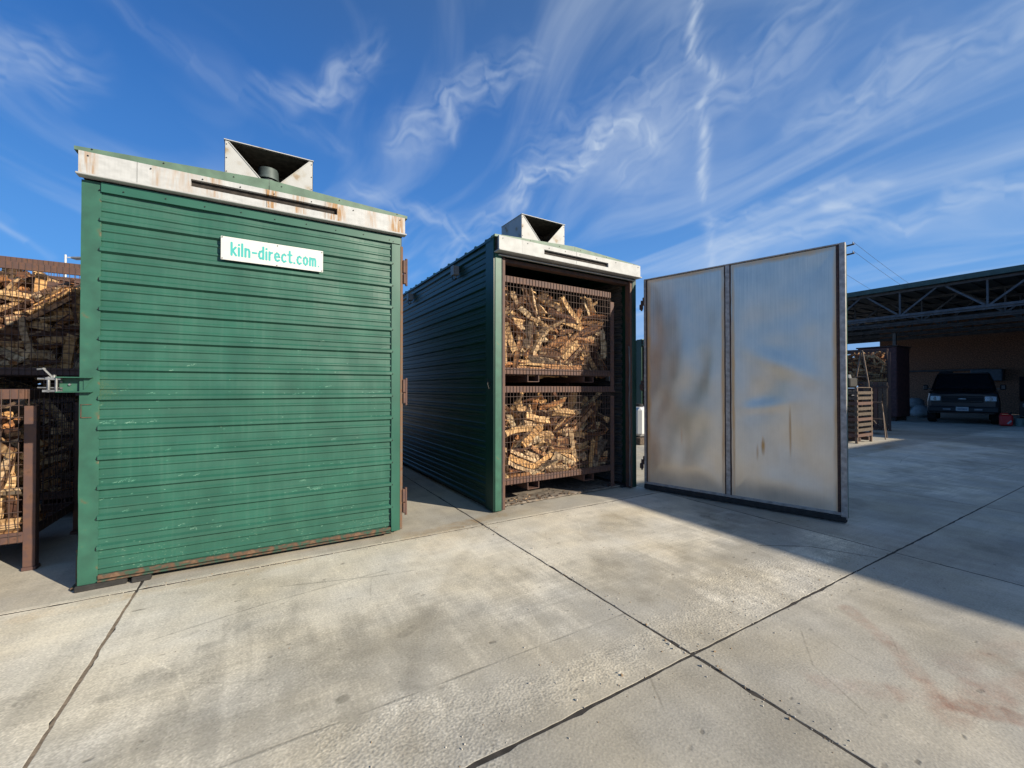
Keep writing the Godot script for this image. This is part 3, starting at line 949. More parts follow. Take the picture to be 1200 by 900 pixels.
	var over := 0.0 if mode == "closed" else 0.055
	var seams := [-0.005, 0.335, 1.23, 1.72, W + 0.005]
	var sx0 := 0.68
	var sx1 := 1.83
	var fas: MeshInstance3D
	var slot_t := ft - 0.045 if mode == "closed" else ft - 0.06
	var slot_b := slot_t - 0.062
	mb = MB.new()
	mb.span(Vector3(0.0, fb, -0.10), Vector3(W, ft, fz - 0.035 + over))
	fas = part("fascia", mb, M.slot, k)
	for i in 4:
		mb = MB.new()
		var x0: float = seams[i] + 0.0015
		var x1: float = seams[i + 1] - 0.0015
		var zf: float = fz + over + (0.002 if i % 2 == 0 else 0.0)
		var cuts := []
		if x1 <= sx0 or x0 >= sx1:
			cuts = [[x0, x1, fb, ft]]
		else:
			var c0 := maxf(x0, sx0)
			var c1 := minf(x1, sx1)
			if x0 < sx0: cuts.append([x0, sx0, fb, ft])
			if x1 > sx1: cuts.append([sx1, x1, fb, ft])
			cuts.append([c0, c1, slot_t, ft])
			cuts.append([c0, c1, fb, slot_b])
		for q in cuts:
			var f := func(x: float, y: float) -> Vector2: return Vector2(clampf(x / W, 0.0, 1.0), clampf((ft - y) / (ft - fb), 0.0, 1.0))
			mb.quad(Vector3(q[0], q[2], zf), Vector3(q[1], q[2], zf), Vector3(q[1], q[3], zf), Vector3(q[0], q[3], zf), Vector3.BACK, f.call(q[0], q[2]), f.call(q[1], q[2]), f.call(q[1], q[3]), f.call(q[0], q[3]))
			mb.quad(Vector3(q[0], q[2], zf - 0.034), Vector3(q[1], q[2], zf - 0.034), Vector3(q[1], q[2], zf), Vector3(q[0], q[2], zf), Vector3.DOWN, f.call(q[0], q[2]), f.call(q[1], q[2]), f.call(q[1], q[2]), f.call(q[0], q[2]))
			mb.quad(Vector3(q[0], q[3], zf - 0.034), Vector3(q[1], q[3], zf - 0.034), Vector3(q[1], q[3], zf), Vector3(q[0], q[3], zf), Vector3.UP, f.call(q[0], q[3]), f.call(q[1], q[3]), f.call(q[1], q[3]), f.call(q[0], q[3]))
			for xx in [0, 1]:
				var xe: float = q[xx]
				mb.quad(Vector3(xe, q[2], zf - 0.034), Vector3(xe, q[3], zf - 0.034), Vector3(xe, q[3], zf), Vector3(xe, q[2], zf), Vector3(-1 if xx == 0 else 1, 0, 0), f.call(xe, q[2]), f.call(xe, q[3]), f.call(xe, q[3]), f.call(xe, q[2]))
		part("fascia_panel", mb, M.fascia if mode == "closed" else (M.white if mode == "open" else M.green), fas)
	mb = MB.new()
	mb.box(Vector3(W * 0.5, fb - 0.006, (fz + over) * 0.5 + 0.012), Vector3(W + 0.03, 0.016, fz + over + 0.03), Basis.IDENTITY, 0.004)
	part("drip_edge", mb, M.white if mode != "empty" else M.green, fas)
	if over > 0.0:
		mb = MB.new()
		mb.box(Vector3(W * 0.5, fb - 0.045, 0.035), Vector3(W - 0.06, 0.012, 0.03), Basis.IDENTITY, 0.003)
		part("door_stop", mb, M.white, fas)
	sc = []
	for x in [0.05, 0.42, 0.76, 1.03, 1.29, 1.60, 1.98, 2.45]:
		sc.append(Vector3(x, ft - 0.03, fz + over + 0.002))
	part("screws", screw_heads(sc, Vector3.BACK), M.screw, fas)
	if mode != "empty": roof_vent(k, W, tall, mode)
	# skids
	mb = MB.new()
	for x in [0.10, W - 0.10]:
		mb.span(Vector3(x - 0.07, 0.0, -D + 0.1), Vector3(x + 0.07, 0.045, -0.12), 0.004)
	if mode == "closed":
		mb.span(Vector3(0.2, 0.002, -0.16), Vector3(W - 0.04, 0.05, -0.10))
	part("skid", mb, M.rubber, k)
	if mode == "closed":
		closed_front(k, W, fb)
	elif mode == "open":
		open_front(k, W, fb)
	return k

func roof_vent(k: Node3D, W: float, tall: float, mode: String) -> void:
	var mb: MB
	# a box with a vee-shaped mouth and a flue inside
	var vx := W * 0.5 + 0.02
	var vz := -0.72
	var vt := tall + 0.70
	var hw := 0.41
	var dp := 0.60
	var vb := tall + 0.02
	mb = MB.new()
	var th := 0.004
	for s: float in [-1.0, 1.0]:
		# front triangles either side of the mouth, each a thin plate
		var tr := [Vector3(vx + s * hw, vt, vz), Vector3(vx + s * hw, vb, vz), Vector3(vx, vb, vz), Vector3(vx, vb + 0.26, vz), Vector3(vx + s * (hw - 0.035), vt - 0.012, vz), Vector3(vx + s * (hw - 0.035), vt, vz)]
		for q in [[0, 1, 2], [0, 2, 3], [0, 3, 4], [0, 4, 5]]:
			mb.tri(tr[q[0]], tr[q[1]], tr[q[2]], Vector3.BACK)
		mb.span(Vector3(vx + s * hw, vb, vz), Vector3(vx + s * (hw - th), vt, vz - dp))
	mb.span(Vector3(vx - hw, vb, vz - dp), Vector3(vx + hw, vt, vz - dp + th))
	mb.span(Vector3(vx - hw - 0.006, vt, vz + 0.012), Vector3(vx + hw + 0.006, vt + 0.008, vz - dp - 0.006))
	var hood := part("roof_vent", mb, M.hood, k)
	mb = MB.new()
	for s: float in [-1.0, 1.0]:
		mb.span(Vector3(vx + s * (hw - 0.006), vb, vz - 0.008), Vector3(vx + s * (hw - 0.010), vt - 0.004, vz - dp + 0.01))
		var tr2 := [Vector3(vx + s * (hw - 0.01), vt, vz - 0.006), Vector3(vx + s * (hw - 0.01), vb, vz - 0.006), Vector3(vx, vb, vz - 0.006), Vector3(vx, vb + 0.255, vz - 0.006), Vector3(vx + s * (hw - 0.035), vt - 0.012, vz - 0.006)]
		mb.tri(tr2[0], tr2[1], tr2[2], Vector3.FORWARD)
		mb.tri(tr2[0], tr2[3], tr2[4], Vector3.FORWARD)
		mb.tri(tr2[0], tr2[2], tr2[3], Vector3.FORWARD)
	mb.span(Vector3(vx - hw + 0.006, vb, vz - dp + 0.010), Vector3(vx + hw - 0.006, vt - 0.004, vz - dp + 0.014))
	mb.span(Vector3(vx - hw + 0.006, vt - 0.008, vz - 0.002), Vector3(vx + hw - 0.006, vt - 0.003, vz - dp + 0.012))
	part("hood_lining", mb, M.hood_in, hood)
	for s: float in [-1.0, 1.0]:   # folded lips along the mouth, base flanges
		mb = MB.new()
		mb.bar(Vector3(vx + s * 0.006, vb + 0.26, vz + 0.003), Vector3(vx + s * (hw - 0.035), vt - 0.012, vz + 0.003), 0.008, 0.008)
		part("lip", mb, M.hood, hood)
		mb = MB.new()
		mb.span(Vector3(vx + s * hw, vb - 0.01, vz + 0.01), Vector3(vx + s * (hw + 0.04), vb + 0.004, vz - dp))
		part("flange", mb, M.hood, hood)
	var rv := []
	for s: float in [-1.0, 1.0]:
		for i in 5:
			rv.append(Vector3(vx + s * (hw - 0.015), vb + 0.08 + 0.14 * i, vz))
	part("rivets", screw_heads(rv, Vector3.BACK, 0.006), M.screw, hood)
	if mode == "closed":
		mb = MB.new()
		mb.cyl(Vector3(vx - 0.02, vb, vz - 0.24), Vector3(vx - 0.02, vb + 0.47, vz - 0.24), 0.085, 0.085, 20)
		mb.cyl(Vector3(vx - 0.02, vb + 0.47, vz - 0.24), Vector3(vx - 0.02, vb + 0.57, vz - 0.24), 0.10, 0.10, 20)
		mb.cyl(Vector3(vx - 0.02, vb + 0.455, vz - 0.24), Vector3(vx - 0.02, vb + 0.475, vz - 0.24), 0.106, 0.106, 20)
		part("flue", mb, mottled(lin(0.075, 0.10, 0.10), 61, 0.35, 0.6, 0.3, 1.0), hood)

func closed_front(k: Node3D, W: float, fb: float) -> void:
	var door := Node3D.new()
	door.name = "door"
	k.add_child(door)
	var top := fb - 0.03
	var mb := MB.new()
	ribbed_mesh(mb, 2.262, 0.105, 3.085, 0.31, 0.2327, Transform3D(Basis.IDENTITY, Vector3(0.113, 0, 0.0)), 48, 0.012, 1.0)
	part("ribbed_panel", mb, M.door, door)
	mb = MB.new()
	mb.span(Vector3(0.05, 0.06, -0.07), Vector3(W - 0.05, top, -0.015))
	part("door_core", mb, M.green, door)
	# stiles with dented faces
	for s in [0, 1]:
		mb = MB.new()
		var x0 := 0.004 if s == 0 else 2.372
		var x1 := 0.118 if s == 0 else 2.462
		var zf := 0.010 if s == 0 else 0.022
		var rows := []
		for i in 61:
			var y := lerpf(0.03 if s == 0 else 0.05, top if s == 0 else 3.075, i / 60.0)
			var row := PackedVector3Array()
			for j in 7:
				var x := lerpf(x0, x1, j / 6.0)
				var dn := 0.009 * wob.get_noise_3d(x * 90.0, y * 45.0, 7.0 + s) * clampf(1.6 - y * 0.7, 0.25, 1.3)
				row.append(Vector3(x + (0.006 * wob.get_noise_1d(y * 70.0 + 30 * s) if j == 0 else 0.0) * clampf(1.8 - y, 0.2, 1.5), y, zf + dn))
			rows.append(row)
		mb.surf(rows, Vector3.BACK)
		mb.span(Vector3(x0 + 0.004, 0.035 if s == 0 else 0.055, -0.07), Vector3(x1 - 0.001, top - 0.03, zf - 0.009))
		if s == 0:
			for i in 60:   # return of the plate round the free edge
				mb.quad(rows[i][0], rows[i + 1][0], rows[i + 1][0] + Vector3(0.004, 0, -0.07), rows[i][0] + Vector3(0.004, 0, -0.07), Vector3.LEFT)
		part("stile", mb, M.green_trim if s == 0 else M.green, door)
	mb = MB.new()
	var hr := []
	for i in 4:
		var row := PackedVector3Array()
		for j in 31:
			var x := lerpf(0.119, 2.371 + 0.09, j / 30.0)
			row.append(Vector3(x, lerpf(3.083, top, i / 3.0), 0.026 + 0.002 * wob.get_noise_2d(x * 50.0, i * 20.0)))
		hr.append(row)
	mb.surf(hr, Vector3.BACK)
	mb.span(Vector3(0.119, 3.083, -0.01), Vector3(2.46, top, 0.022))
	part("header", mb, M.green, door)
	# bottom rail, rusted through its paint
	mb = MB.new()
	mb.box(Vector3(1.243, 0.082, 0.012), Vector3(2.25, 0.034, 0.03), Basis(Vector3.BACK, -0.004), 0.004)
	mb.box(Vector3(1.243, 0.052, 0.0), Vector3(2.25, 0.012, 0.07), Basis(Vector3.BACK, -0.004), 0.003)
	part("bottom_rail", mb, M.rust_rail, door)
	mb = MB.new()
	mb.span(Vector3(2.466, 0.05, -0.06), Vector3(2.496, 3.07, 0.006), 0.004)
	part("hinge_edge", mb, rusty(lin(0.13, 0.092, 0.065), lin(0.16, 0.08, 0.042), 62, 0.8, 1.2), door)
	for y in [2.80, 1.52, 0.35]:
		mb = MB.new()
		mb.box(Vector3(2.515, y + 0.055, 0.0), Vector3(0.045, 0.14, 0.04), Basis.IDENTITY, 0.006)
		mb.box(Vector3(2.519, y - 0.075, 0.002), Vector3(0.045, 0.11, 0.04), Basis.IDENTITY, 0.006)
		mb.cyl(Vector3(2.530, y - 0.15, 0.012), Vector3(2.530, y + 0.14, 0.012), 0.013, 0.013, 10)
		part("hinge", mb, M.brown, door)
	var sc := []
	for i in 13:
		sc.append(Vector3(0.108, 0.305 + 0.2327 * i, 0.016))
	for i in 9:
		sc.append(Vector3(0.25 + 0.262 * i, 3.11 + 0.008 * (i % 2), 0.027))
	for i in 13:
		sc.append(Vector3(2.385, 0.305 + 0.2327 * i, 0.026))
	part("screws", screw_heads(sc, Vector3.BACK, 0.0055), M.screw, door)
	# latch: a channel bracket standing out to the left with a zinc toggle clamp
	mb = MB.new()
	mb.span(Vector3(-0.115, 1.628, -0.03), Vector3(0.082, 1.636, 0.055), 0.002)
	mb.span(Vector3(-0.115, 1.518, -0.03), Vector3(0.082, 1.526, 0.055), 0.002)
	mb.span(Vector3(-0.115, 1.526, -0.03), Vector3(0.03, 1.628, -0.022), 0.002)
	mb.quad(Vector3(0.082, 1.632, 0.02), Vector3(0.03, 1.626, 0.02), Vector3(0.03, 1.545, 0.02), Vector3(0.034, 1.545, 0.02), Vector3.BACK)
	part("latch_bracket", mb, M.green_trim, door)
	mb = MB.new()
	for z in [0.0, 0.035]:
		mb.bar(Vector3(-0.17, 1.622, z), Vector3(-0.09, 1.622, z), 0.010, 0.018)
		mb.bar(Vector3(-0.185, 1.53, z), Vector3(-0.09, 1.53, z), 0.010, 0.016)
	mb.cyl(Vector3(-0.155, 1.52, 0.03), Vector3(-0.155, 1.635, 0.03), 0.010, 0.010, 8)
	mb.cyl(Vector3(-0.112, 1.52, 0.036), Vector3(-0.112, 1.632, 0.036), 0.009, 0.009, 8)
	mb.bar(Vector3(-0.135, 1.63, 0.02), Vector3(-0.185, 1.70, 0.03), 0.03, 0.010)
	mb.bar(Vector3(-0.215, 1.69, 0.03), Vector3(-0.17, 1.695, 0.03), 0.012, 0.012)
	mb.cyl(Vector3(-0.215, 1.62, 0.02), Vector3(-0.13, 1.618, 0.02), 0.008, 0.008, 8)
	mb.cyl(Vector3(-0.215, 1.555, 0.02), Vector3(-0.10, 1.553, 0.02), 0.005, 0.005, 8)
	mb.cyl(Vector3(-0.13, 1.628, 0.02), Vector3(-0.13, 1.65, 0.02), 0.018, 0.012, 8)
	for b in [[-0.10, 1.60], [-0.10, 1.55], [-0.055, 1.578]]:
		mb.cyl(Vector3(b[0], b[1], -0.02), Vector3(b[0], b[1], -0.008), 0.008, 0.008, 6)
	part("toggle_clamp", mb, M.zinc, door)
	mb = MB.new()   # welded patch outline below the latch
	mb.bar(Vector3(0.013, 1.425, 0.0155), Vector3(0.075, 1.425, 0.0155), 0.006, 0.006)
	mb.bar(Vector3(0.013, 1.325, 0.0155), Vector3(0.075, 1.325, 0.0155), 0.006, 0.006)
	mb.bar(Vector3(0.016, 1.325, 0.0155), Vector3(0.016, 1.425, 0.0155), 0.006, 0.006)
	part("weld_bead", mb, M.rust_rail, door)
	mb = MB.new()
	mb.span(Vector3(-0.03, 0.0, -0.12), Vector3(0.03, 0.30, -0.075), 0.005)
	mb.span(Vector3(-0.05, 0.0, -0.16), Vector3(0.05, 0.02, -0.03), 0.004)
	part("corner_foot", mb, M.rust_rail, k)
	# the name board with its brush-lettered web address
	mb = MB.new()
	var z0 := 0.043
	mb.box(Vector3(1.297, 2.775, z0), Vector3(0.815, 0.205, 0.004), Basis.IDENTITY, 0.001)
	var sign := part("sign", mb, M.sign, k)
	var strokes := {
		"k": [[[0, 0], [0, 1.5]], [[0.05, 0.45], [0.5, 0.98]], [[0.15, 0.55], [0.55, 0.0]]],
		"i": [[[0, 0], [0, 0.95]], [[0.0, 1.33], [0.02, 1.36]]],
		"l": [[[0, 0], [0, 1.5]]],
		"n": [[[0, 0], [0, 1.0]], [[0, 0.7], [0.15, 0.95], [0.38, 0.95], [0.5, 0.7], [0.5, 0.0]]],
		"-": [[[0.05, 0.62], [0.5, 0.62]]],
		"d": [[[0.58, 0], [0.58, 1.5]], [[0.58, 0.75], [0.4, 0.97], [0.17, 0.9], [0.03, 0.6], [0.05, 0.25], [0.2, 0.03], [0.42, 0.06], [0.58, 0.3]]],
		"r": [[[0, 0], [0, 1.0]], [[0, 0.65], [0.15, 0.9], [0.36, 0.95]]],
		"e": [[[0.05, 0.5], [0.58, 0.55], [0.5, 0.88], [0.28, 1.0], [0.08, 0.82], [0.02, 0.45], [0.15, 0.1], [0.35, 0.0], [0.58, 0.12]]],
		"c": [[[0.52, 0.85], [0.34, 0.99], [0.12, 0.85], [0.02, 0.5], [0.1, 0.15], [0.3, 0.0], [0.53, 0.12]]],
		"t": [[[0.2, 1.45], [0.2, 0.2], [0.3, 0.03], [0.48, 0.06]], [[0.0, 1.0], [0.45, 1.0]]],
		".": [[[0.0, 0.02], [0.03, 0.03]]],
		"o": [[[0.3, 0.99], [0.1, 0.85], [0.02, 0.5], [0.1, 0.15], [0.3, 0.0], [0.5, 0.15], [0.58, 0.5], [0.5, 0.85], [0.3, 0.99]]],
		"m": [[[0, 0], [0, 1.0]], [[0, 0.7], [0.14, 0.95], [0.3, 0.95], [0.4, 0.7], [0.4, 0.0]], [[0.4, 0.7], [0.54, 0.95], [0.7, 0.95], [0.8, 0.7], [0.8, 0.0]]],
	}
	var wide := {"k": 0.62, "i": 0.12, "l": 0.12, "n": 0.6, "-": 0.55, "d": 0.7, "r": 0.42, "e": 0.66, "c": 0.6, "t": 0.55, ".": 0.12, "o": 0.66, "m": 0.9}
	var pen := 0.968
	var em := 0.0585
	var ey := 0.071
	mb = MB.new()
	for ch in "kiln-direct.com":
		for stk in strokes[ch]:
			for i in stk.size() - 1:
				var a: Vector3 = Vector3(pen + stk[i][0] * em, 2.722 + stk[i][1] * ey, z0 + 0.0026)
				var b := Vector3(pen + stk[i + 1][0] * em, 2.722 + stk[i + 1][1] * ey, z0 + 0.0026)
				mb.cyl(a, b, 0.0088, 0.0088, 10, false)
				mb.ball(a, Vector3.ONE * 0.0088, 8)
				mb.ball(b, Vector3.ONE * 0.0088, 8)
		pen += (wide[ch] + 0.30) * em
	mb.cyl(Vector3(pen + 0.004, 2.722, z0 + 0.002), Vector3(pen + 0.004, 2.722, z0 + 0.0031), 0.0065, 0.0065, 10)
	for i in mb.v.size():   # brush strokes lie almost flat on the board
		mb.v[i].z = z0 + 0.002 + (mb.v[i].z - z0 + 0.006) * 0.08
		mb.n[i] = Vector3.BACK
	part("lettering", mb, M.teal, sign)
	part("screws", screw_heads([Vector3(0.90, 2.868, z0 + 0.002), Vector3(1.32, 2.862, z0 + 0.002), Vector3(1.694, 2.862, z0 + 0.002), Vector3(0.90, 2.684, z0 + 0.002), Vector3(1.316, 2.682, z0 + 0.002), Vector3(1.694, 2.684, z0 + 0.002)], Vector3.BACK, 0.005), M.screw, sign)

func open_front(k: Node3D, W: float, fb: float) -> void:
	var mb := MB.new()
	# left jamb: green post, dark gasket, brown angle iron
	mb.span(Vector3(-0.006, 0.02, -0.06), Vector3(0.088, fb - 0.02, 0.012), 0.005)
	var post := part("front_post", mb, M.green_trim, k)
	mb = MB.new()
	mb.span(Vector3(0.0885, 0.02, -0.07), Vector3(0.112, fb - 0.05, 0.004), 0.004)
	part("gasket", mb, M.rubber, post)
	mb = MB.new()
	mb.span(Vector3(0.1125, 0.02, -0.10), Vector3(0.148, fb - 0.05, -0.002), 0.003)
	part("jamb_angle", mb, M.brown, post)
	# right jamb
	mb = MB.new()
	mb.span(Vector3(W - 0.07, 0.02, -0.06), Vector3(W + 0.004, fb - 0.02, 0.010), 0.005)
	var rp := part("front_post", mb, M.green_shaded, k)
	mb = MB.new()
	mb.span(Vector3(W - 0.112, 0.02, -0.10), Vector3(W - 0.0705, fb - 0.05, 0.003), 0.004)
	part("jamb_angle", mb, M.brown, rp)
	mb = MB.new()   # torn rubber gasket hanging off the jamb
	var gs := []
	for i in 30:
		var y := lerpf(0.05, 2.2, i / 29.0)
		gs.append(Vector3(W - 0.125 + 0.014 * wob.get_noise_1d(y * 120.0), y, -0.005 + 0.02 * wob.get_noise_1d(y * 90.0 + 70.0)))
	mb.tube(gs, 0.013, 7)
	part("gasket", mb, M.inner, rp)
	mb = MB.new()
	mb.span(Vector3(0.15, fb - 0.10, -0.14), Vector3(W - 0.11, fb - 0.055, -0.03), 0.003)
	part("lintel", mb, M.brown_dark, k)
	mb = MB.new()
	mb.box(Vector3(W - 0.17, 1.72, -0.42), Vector3(0.02, 0.11, 0.09), Basis.IDENTITY, 0.004)
	part("wall_plate", mb, M.steel_pale, k)
	# the door, swung open about its hinges on the right jamb
	var door := Node3D.new()
	door.name = "door"
	k.add_child(door)
	var hin := k.global_transform.affine_inverse() * P(5.05, 0, 4.50)
	var fre := k.global_transform.affine_inverse() * P(5.742, 0, 2.165)
	var dx := (fre - hin)
	var L := dx.length()
	dx /= L
	door.position = hin
	door.basis = Basis(dx, Vector3.UP, dx.cross(Vector3.UP))   # x along the door, z towards the lined face
	if (door.basis.z.x) > 0.0:
		door.basis = Basis(dx, Vector3.UP, -dx.cross(Vector3.UP))
	var y0 := 0.03
	var y1 := 3.225
	mb = MB.new()
	mb.span(Vector3(0.01, y0 + 0.03, -0.075), Vector3(L - 0.01, y1 - 0.02, -0.055))
	part("door_core", mb, M.green, door)
	mb = MB.new()
	ribbed_mesh(mb, L - 0.06, y0 + 0.05, y1 - 0.03, 0.31, 0.2327, Transform3D(Basis(Vector3.LEFT, Vector3.UP, Vector3.FORWARD), Vector3(L - 0.03, 0, -0.076)), 12, 0.004)
	part("ribbed_panel", mb, M.green, door)
	# two buckled lining sheets
	for s in [0, 1]:
		mb = MB.new()
		var x0 := 0.035 if s == 0 else L * 0.487 + 0.03
		var x1 := L * 0.487 - 0.03 if s == 0 else L - 0.085
		var rows := []
		var nu := 64
		var nv := 170
		for i in nv + 1:
			var row := PackedVector3Array()
			for j in nu + 1:
				var x := lerpf(x0, x1, j / float(nu))
				var y := lerpf(y0 + 0.09, y1 - 0.02, i / float(nv))
				var e := minf(1.0, minf(minf(j, nu - j) / 13.0, minf(i, nv - i) / 18.0))
				e = e * e * (3.0 - 2.0 * e)
				var hgt := 0.019 * buckle.get_noise_3d(x * 60.0, y * 40.0, 20.0 + 90.0 * s) + 0.0040 * buckle.get_noise_3d(x * 150.0, y * 95.0, 150.0 + 90.0 * s)
				# long oil-can creases
				for cr in [[0.55, 1.9, 0.9, 0.35, 0.011], [0.35, 1.6, 1.3, 0.22, -0.010], [0.95, 1.7, 1.45, 0.22, 0.010], [1.80, 1.85, -0.5, 0.22, 0.015], [1.45, 1.35, 0.7, 0.28, -0.012], [1.60, 1.32, 0.15, 0.14, 0.010], [2.0, 2.3, 0.3, 0.3, 0.008], [0.6, 1.1, 0.9, 0.35, 0.010]]:
					var q := Vector2(x - cr[0], y - cr[1]).rotated(-cr[2])
					hgt += cr[4] * exp(-(q.x * q.x) / (cr[3] * cr[3] * 4.0) - (q.y * q.y) / (cr[3] * cr[3] * 0.3))
				row.append(Vector3(x, y, 0.002 + e * hgt))
			rows.append(row)
		var tmp := MB.new()
		tmp.surf(rows, Vector3.BACK)
		for i in tmp.t.size():
			tmp.t[i] = Vector2(tmp.v[i].x / L, 1.0 - (tmp.v[i].y - y0) / (y1 - y0))
		part("lining_sheet", tmp, M.sheet, door)
	mb = MB.new()
	mb.span(Vector3(L * 0.487 - 0.028, y0 + 0.09, -0.01), Vector3(L * 0.487 + 0.028, y1 - 0.012, 0.010), 0.003)
	part("centre_strip", mb, M.strip, door)
	for sgn: float in [-1.0, 1.0]:
		mb = MB.new()
		var bp := []
		for i in 34:
			var y := lerpf(y0 + 0.085, y1 - 0.012, i / 33.0)
			bp.append(Vector3(L * 0.487 + sgn * (0.034 + 0.004 * wob.get_noise_1d(y * 200.0 + sgn * 40)), y, 0.006))
		mb.tube(bp, 0.0085, 6)
		part("sealant_bead", mb, M.bead, door)
	var sc := []
	for i in 14:
		sc.append(Vector3(L * 0.487, 0.25 + 0.22 * i, 0.010))
	part("screws", screw_heads(sc, Vector3.BACK, 0.006), M.strip, door)
	# steel edge channels
	mb = MB.new()
	mb.span(Vector3(-0.004, y0 + 0.06, -0.07), Vector3(0.030, y1, 0.014), 0.003)
	part("edge_channel", mb, M.strip, door)
	mb = MB.new()
	mb.span(Vector3(0.031, y0 + 0.09, 0.0), Vector3(0.050, y1 - 0.012, 0.012), 0.004)
	part("sealant_bead", mb, M.bead, door)
	mb = MB.new()
	mb.span(Vector3(L - 0.055, y0 + 0.02, -0.05), Vector3(L + 0.004, y1 + 0.004, 0.026), 0.005)
	part("edge_channel", mb, M.strip, door)
	mb = MB.new()
	mb.span(Vector3(L - 0.085, y0 + 0.09, -0.002), Vector3(L - 0.057, y1 - 0.012, 0.014), 0.005)
	part("sealant_bead", mb, M.bead, door)
	mb = MB.new()
	mb.span(Vector3(L - 0.02, y0 + 0.02, -0.095), Vector3(L + 0.006, y1 + 0.003, -0.052), 0.004)
	part("outer_trim", mb, M.green_trim, door)
	mb = MB.new()
	mb.span(Vector3(0.0, y1 - 0.012, -0.07), Vector3(L - 0.056, y1 + 0.004, 0.016), 0.003)
	part("top_channel", mb, M.strip, door)
	mb = MB.new()
	mb.span(Vector3(0.0, y0 + 0.058, -0.06), Vector3(L - 0.05, y0 + 0.092, 0.016), 0.003)
	part("bottom_channel", mb, M.strip, door)
	mb = MB.new()
	mb.span(Vector3(-0.004, y0 - 0.018, -0.05), Vector3(L, y0 + 0.056, 0.030), 0.012)
	part("bottom_seal", mb, M.rubber, door)
	for y in [2.86, 1.62, 0.40]:
		mb = MB.new()
		mb.box(Vector3(-0.03, y, -0.03), Vector3(0.05, 0.05, 0.05), Basis.IDENTITY, 0.006)
		mb.box(Vector3(-0.055, y - 0.05, -0.01), Vector3(0.05, 0.08, 0.04), Basis.IDENTITY, 0.006)
		mb.box(Vector3(-0.025, y + 0.06, -0.03), Vector3(0.03, 0.08, 0.03), Basis.IDENTITY, 0.006)
		mb.cyl(Vector3(-0.05, y - 0.11, -0.01), Vector3(-0.05, y + 0.05, -0.01), 0.014, 0.014, 10)
		part("hinge", mb, M.brown_dark, door)

# ------------------------------------------------------------------ firewood bins
var bin_proto: Node3D

func make_bin() -> Node3D:
	# local axes: x across 0..1.95, y up, the front at z = 0, going back to -1.1
	var b := Node3D.new()
	b.name = "wire_bin"
	var W := 1.95
	var D := 1.1
	var mb: MB
	for s in [[0.0, 0.0], [W, 0.0], [0.0, -D], [W, -D]]:
		mb = MB.new()
		var sx: float = 1.0 if s[0] > 0.0 else -1.0
		var sz: float = 1.0 if s[1] == 0.0 else -1.0
		var h := 1.40
		mb.span(Vector3(s[0], 0.03, s[1] - sz * 0.002), Vector3(s[0] + sx * 0.075, h, s[1] - sz * 0.010), 0.002)
		mb.span(Vector3(s[0] + sx * 0.067, 0.03, s[1] - sz * 0.010), Vector3(s[0] + sx * 0.075, h, s[1] - sz * 0.075), 0.002)
		mb.box(Vector3(s[0] + sx * 0.04, 0.015, s[1] - sz * 0.035), Vector3(0.09, 0.03, 0.09), Basis.IDENTITY, 0.004)
		part("post", mb, M.brown, b)
	for q in [[1.50, 0.085], [0.29, 0.085]]:
		for z in [0.0, -D]:
			mb = MB.new()
			mb.span(Vector3(-0.002, q[0] - q[1] * 0.5, z - 0.02), Vector3(W + 0.002, q[0] + q[1] * 0.5, z + 0.006 if z == 0.0 else z + 0.02), 0.003)
			part("rail", mb, M.brown, b)
		for x in [0.0, W]:
			mb = MB.new()
			mb.span(Vector3(x - 0.01, q[0] - q[1] * 0.5, -D + 0.022), Vector3(x + 0.01, q[0] + q[1] * 0.5, -0.022), 0.003)
			part("rail", mb, M.brown, b)
	# welded wire mesh, run up over the rails
	for z in [0.011, -D - 0.005]:
		mb = MB.new()
		var x := 0.02
		while x < W - 0.005:
			mb.cyl(Vector3(x + rnd(-0.002, 0.002), 0.25, z), Vector3(x + rnd(-0.002, 0.002), 1.54, z), 0.0034, 0.0034, 5, false)
			x += 0.0515
		var y := 0.31
		while y < 1.47:
			mb.cyl(Vector3(0.0, y + rnd(-0.003, 0.003), z + 0.005), Vector3(W, y + rnd(-0.003, 0.003), z + 0.005), 0.0032, 0.0032, 5, false)
			y += 0.0995
		part("wire_mesh", mb, M.wire, b)
	for x in [-0.012, W + 0.012]:
		mb = MB.new()
		var z := -0.05
		while z > -D + 0.03:
			mb.cyl(Vector3(x, 0.25, z), Vector3(x, 1.54, z), 0.0034, 0.0034, 4, false)
			z -= 0.1
		var y := 0.31
		while y < 1.47:
			mb.cyl(Vector3(x, y, -0.02), Vector3(x, y, -D + 0.02), 0.0032, 0.0032, 4, false)
			y += 0.0995
		part("wire_mesh", mb, M.wire, b)
	mb = MB.new()
	mb.span(Vector3(0.01, 0.236, -D + 0.02), Vector3(W - 0.01, 0.246, -0.021))
	part("floor_plate", mb, M.brown_dark, b)
	for x in [0.50, 1.50]:
		mb = MB.new()
		mb.span(Vector3(x - 0.095, 0.237, 0.0), Vector3(x - 0.085, 0.155, -D + 0.01))
		mb.span(Vector3(x + 0.095, 0.237, 0.0), Vector3(x + 0.085, 0.155, -D + 0.01))
		mb.span(Vector3(x - 0.095, 0.155, 0.0), Vector3(x + 0.095, 0.147, -D + 0.01))
		part("fork_pocket", mb, M.brown, b)
	return b

func place_bin(label: String, at: Vector3, turn := 0.0, group := "brown wire bins of firewood") -> Node3D:
	var b: Node3D
	if bin_proto == null:
		bin_proto = make_bin()
		b = bin_proto
		names["wire_bin"] = 0
	else:
		b = bin_proto.duplicate()
		b.name = numbered("wire_bin")
	add_child(b, true)
	b.position = at
	b.rotation.y = turn
	tag(b, label, "wire bin", group)
	return b

var log_meshes: Array[ArrayMesh] = []
var log_tone: Array[int] = []
var log_size: Array[String] = []

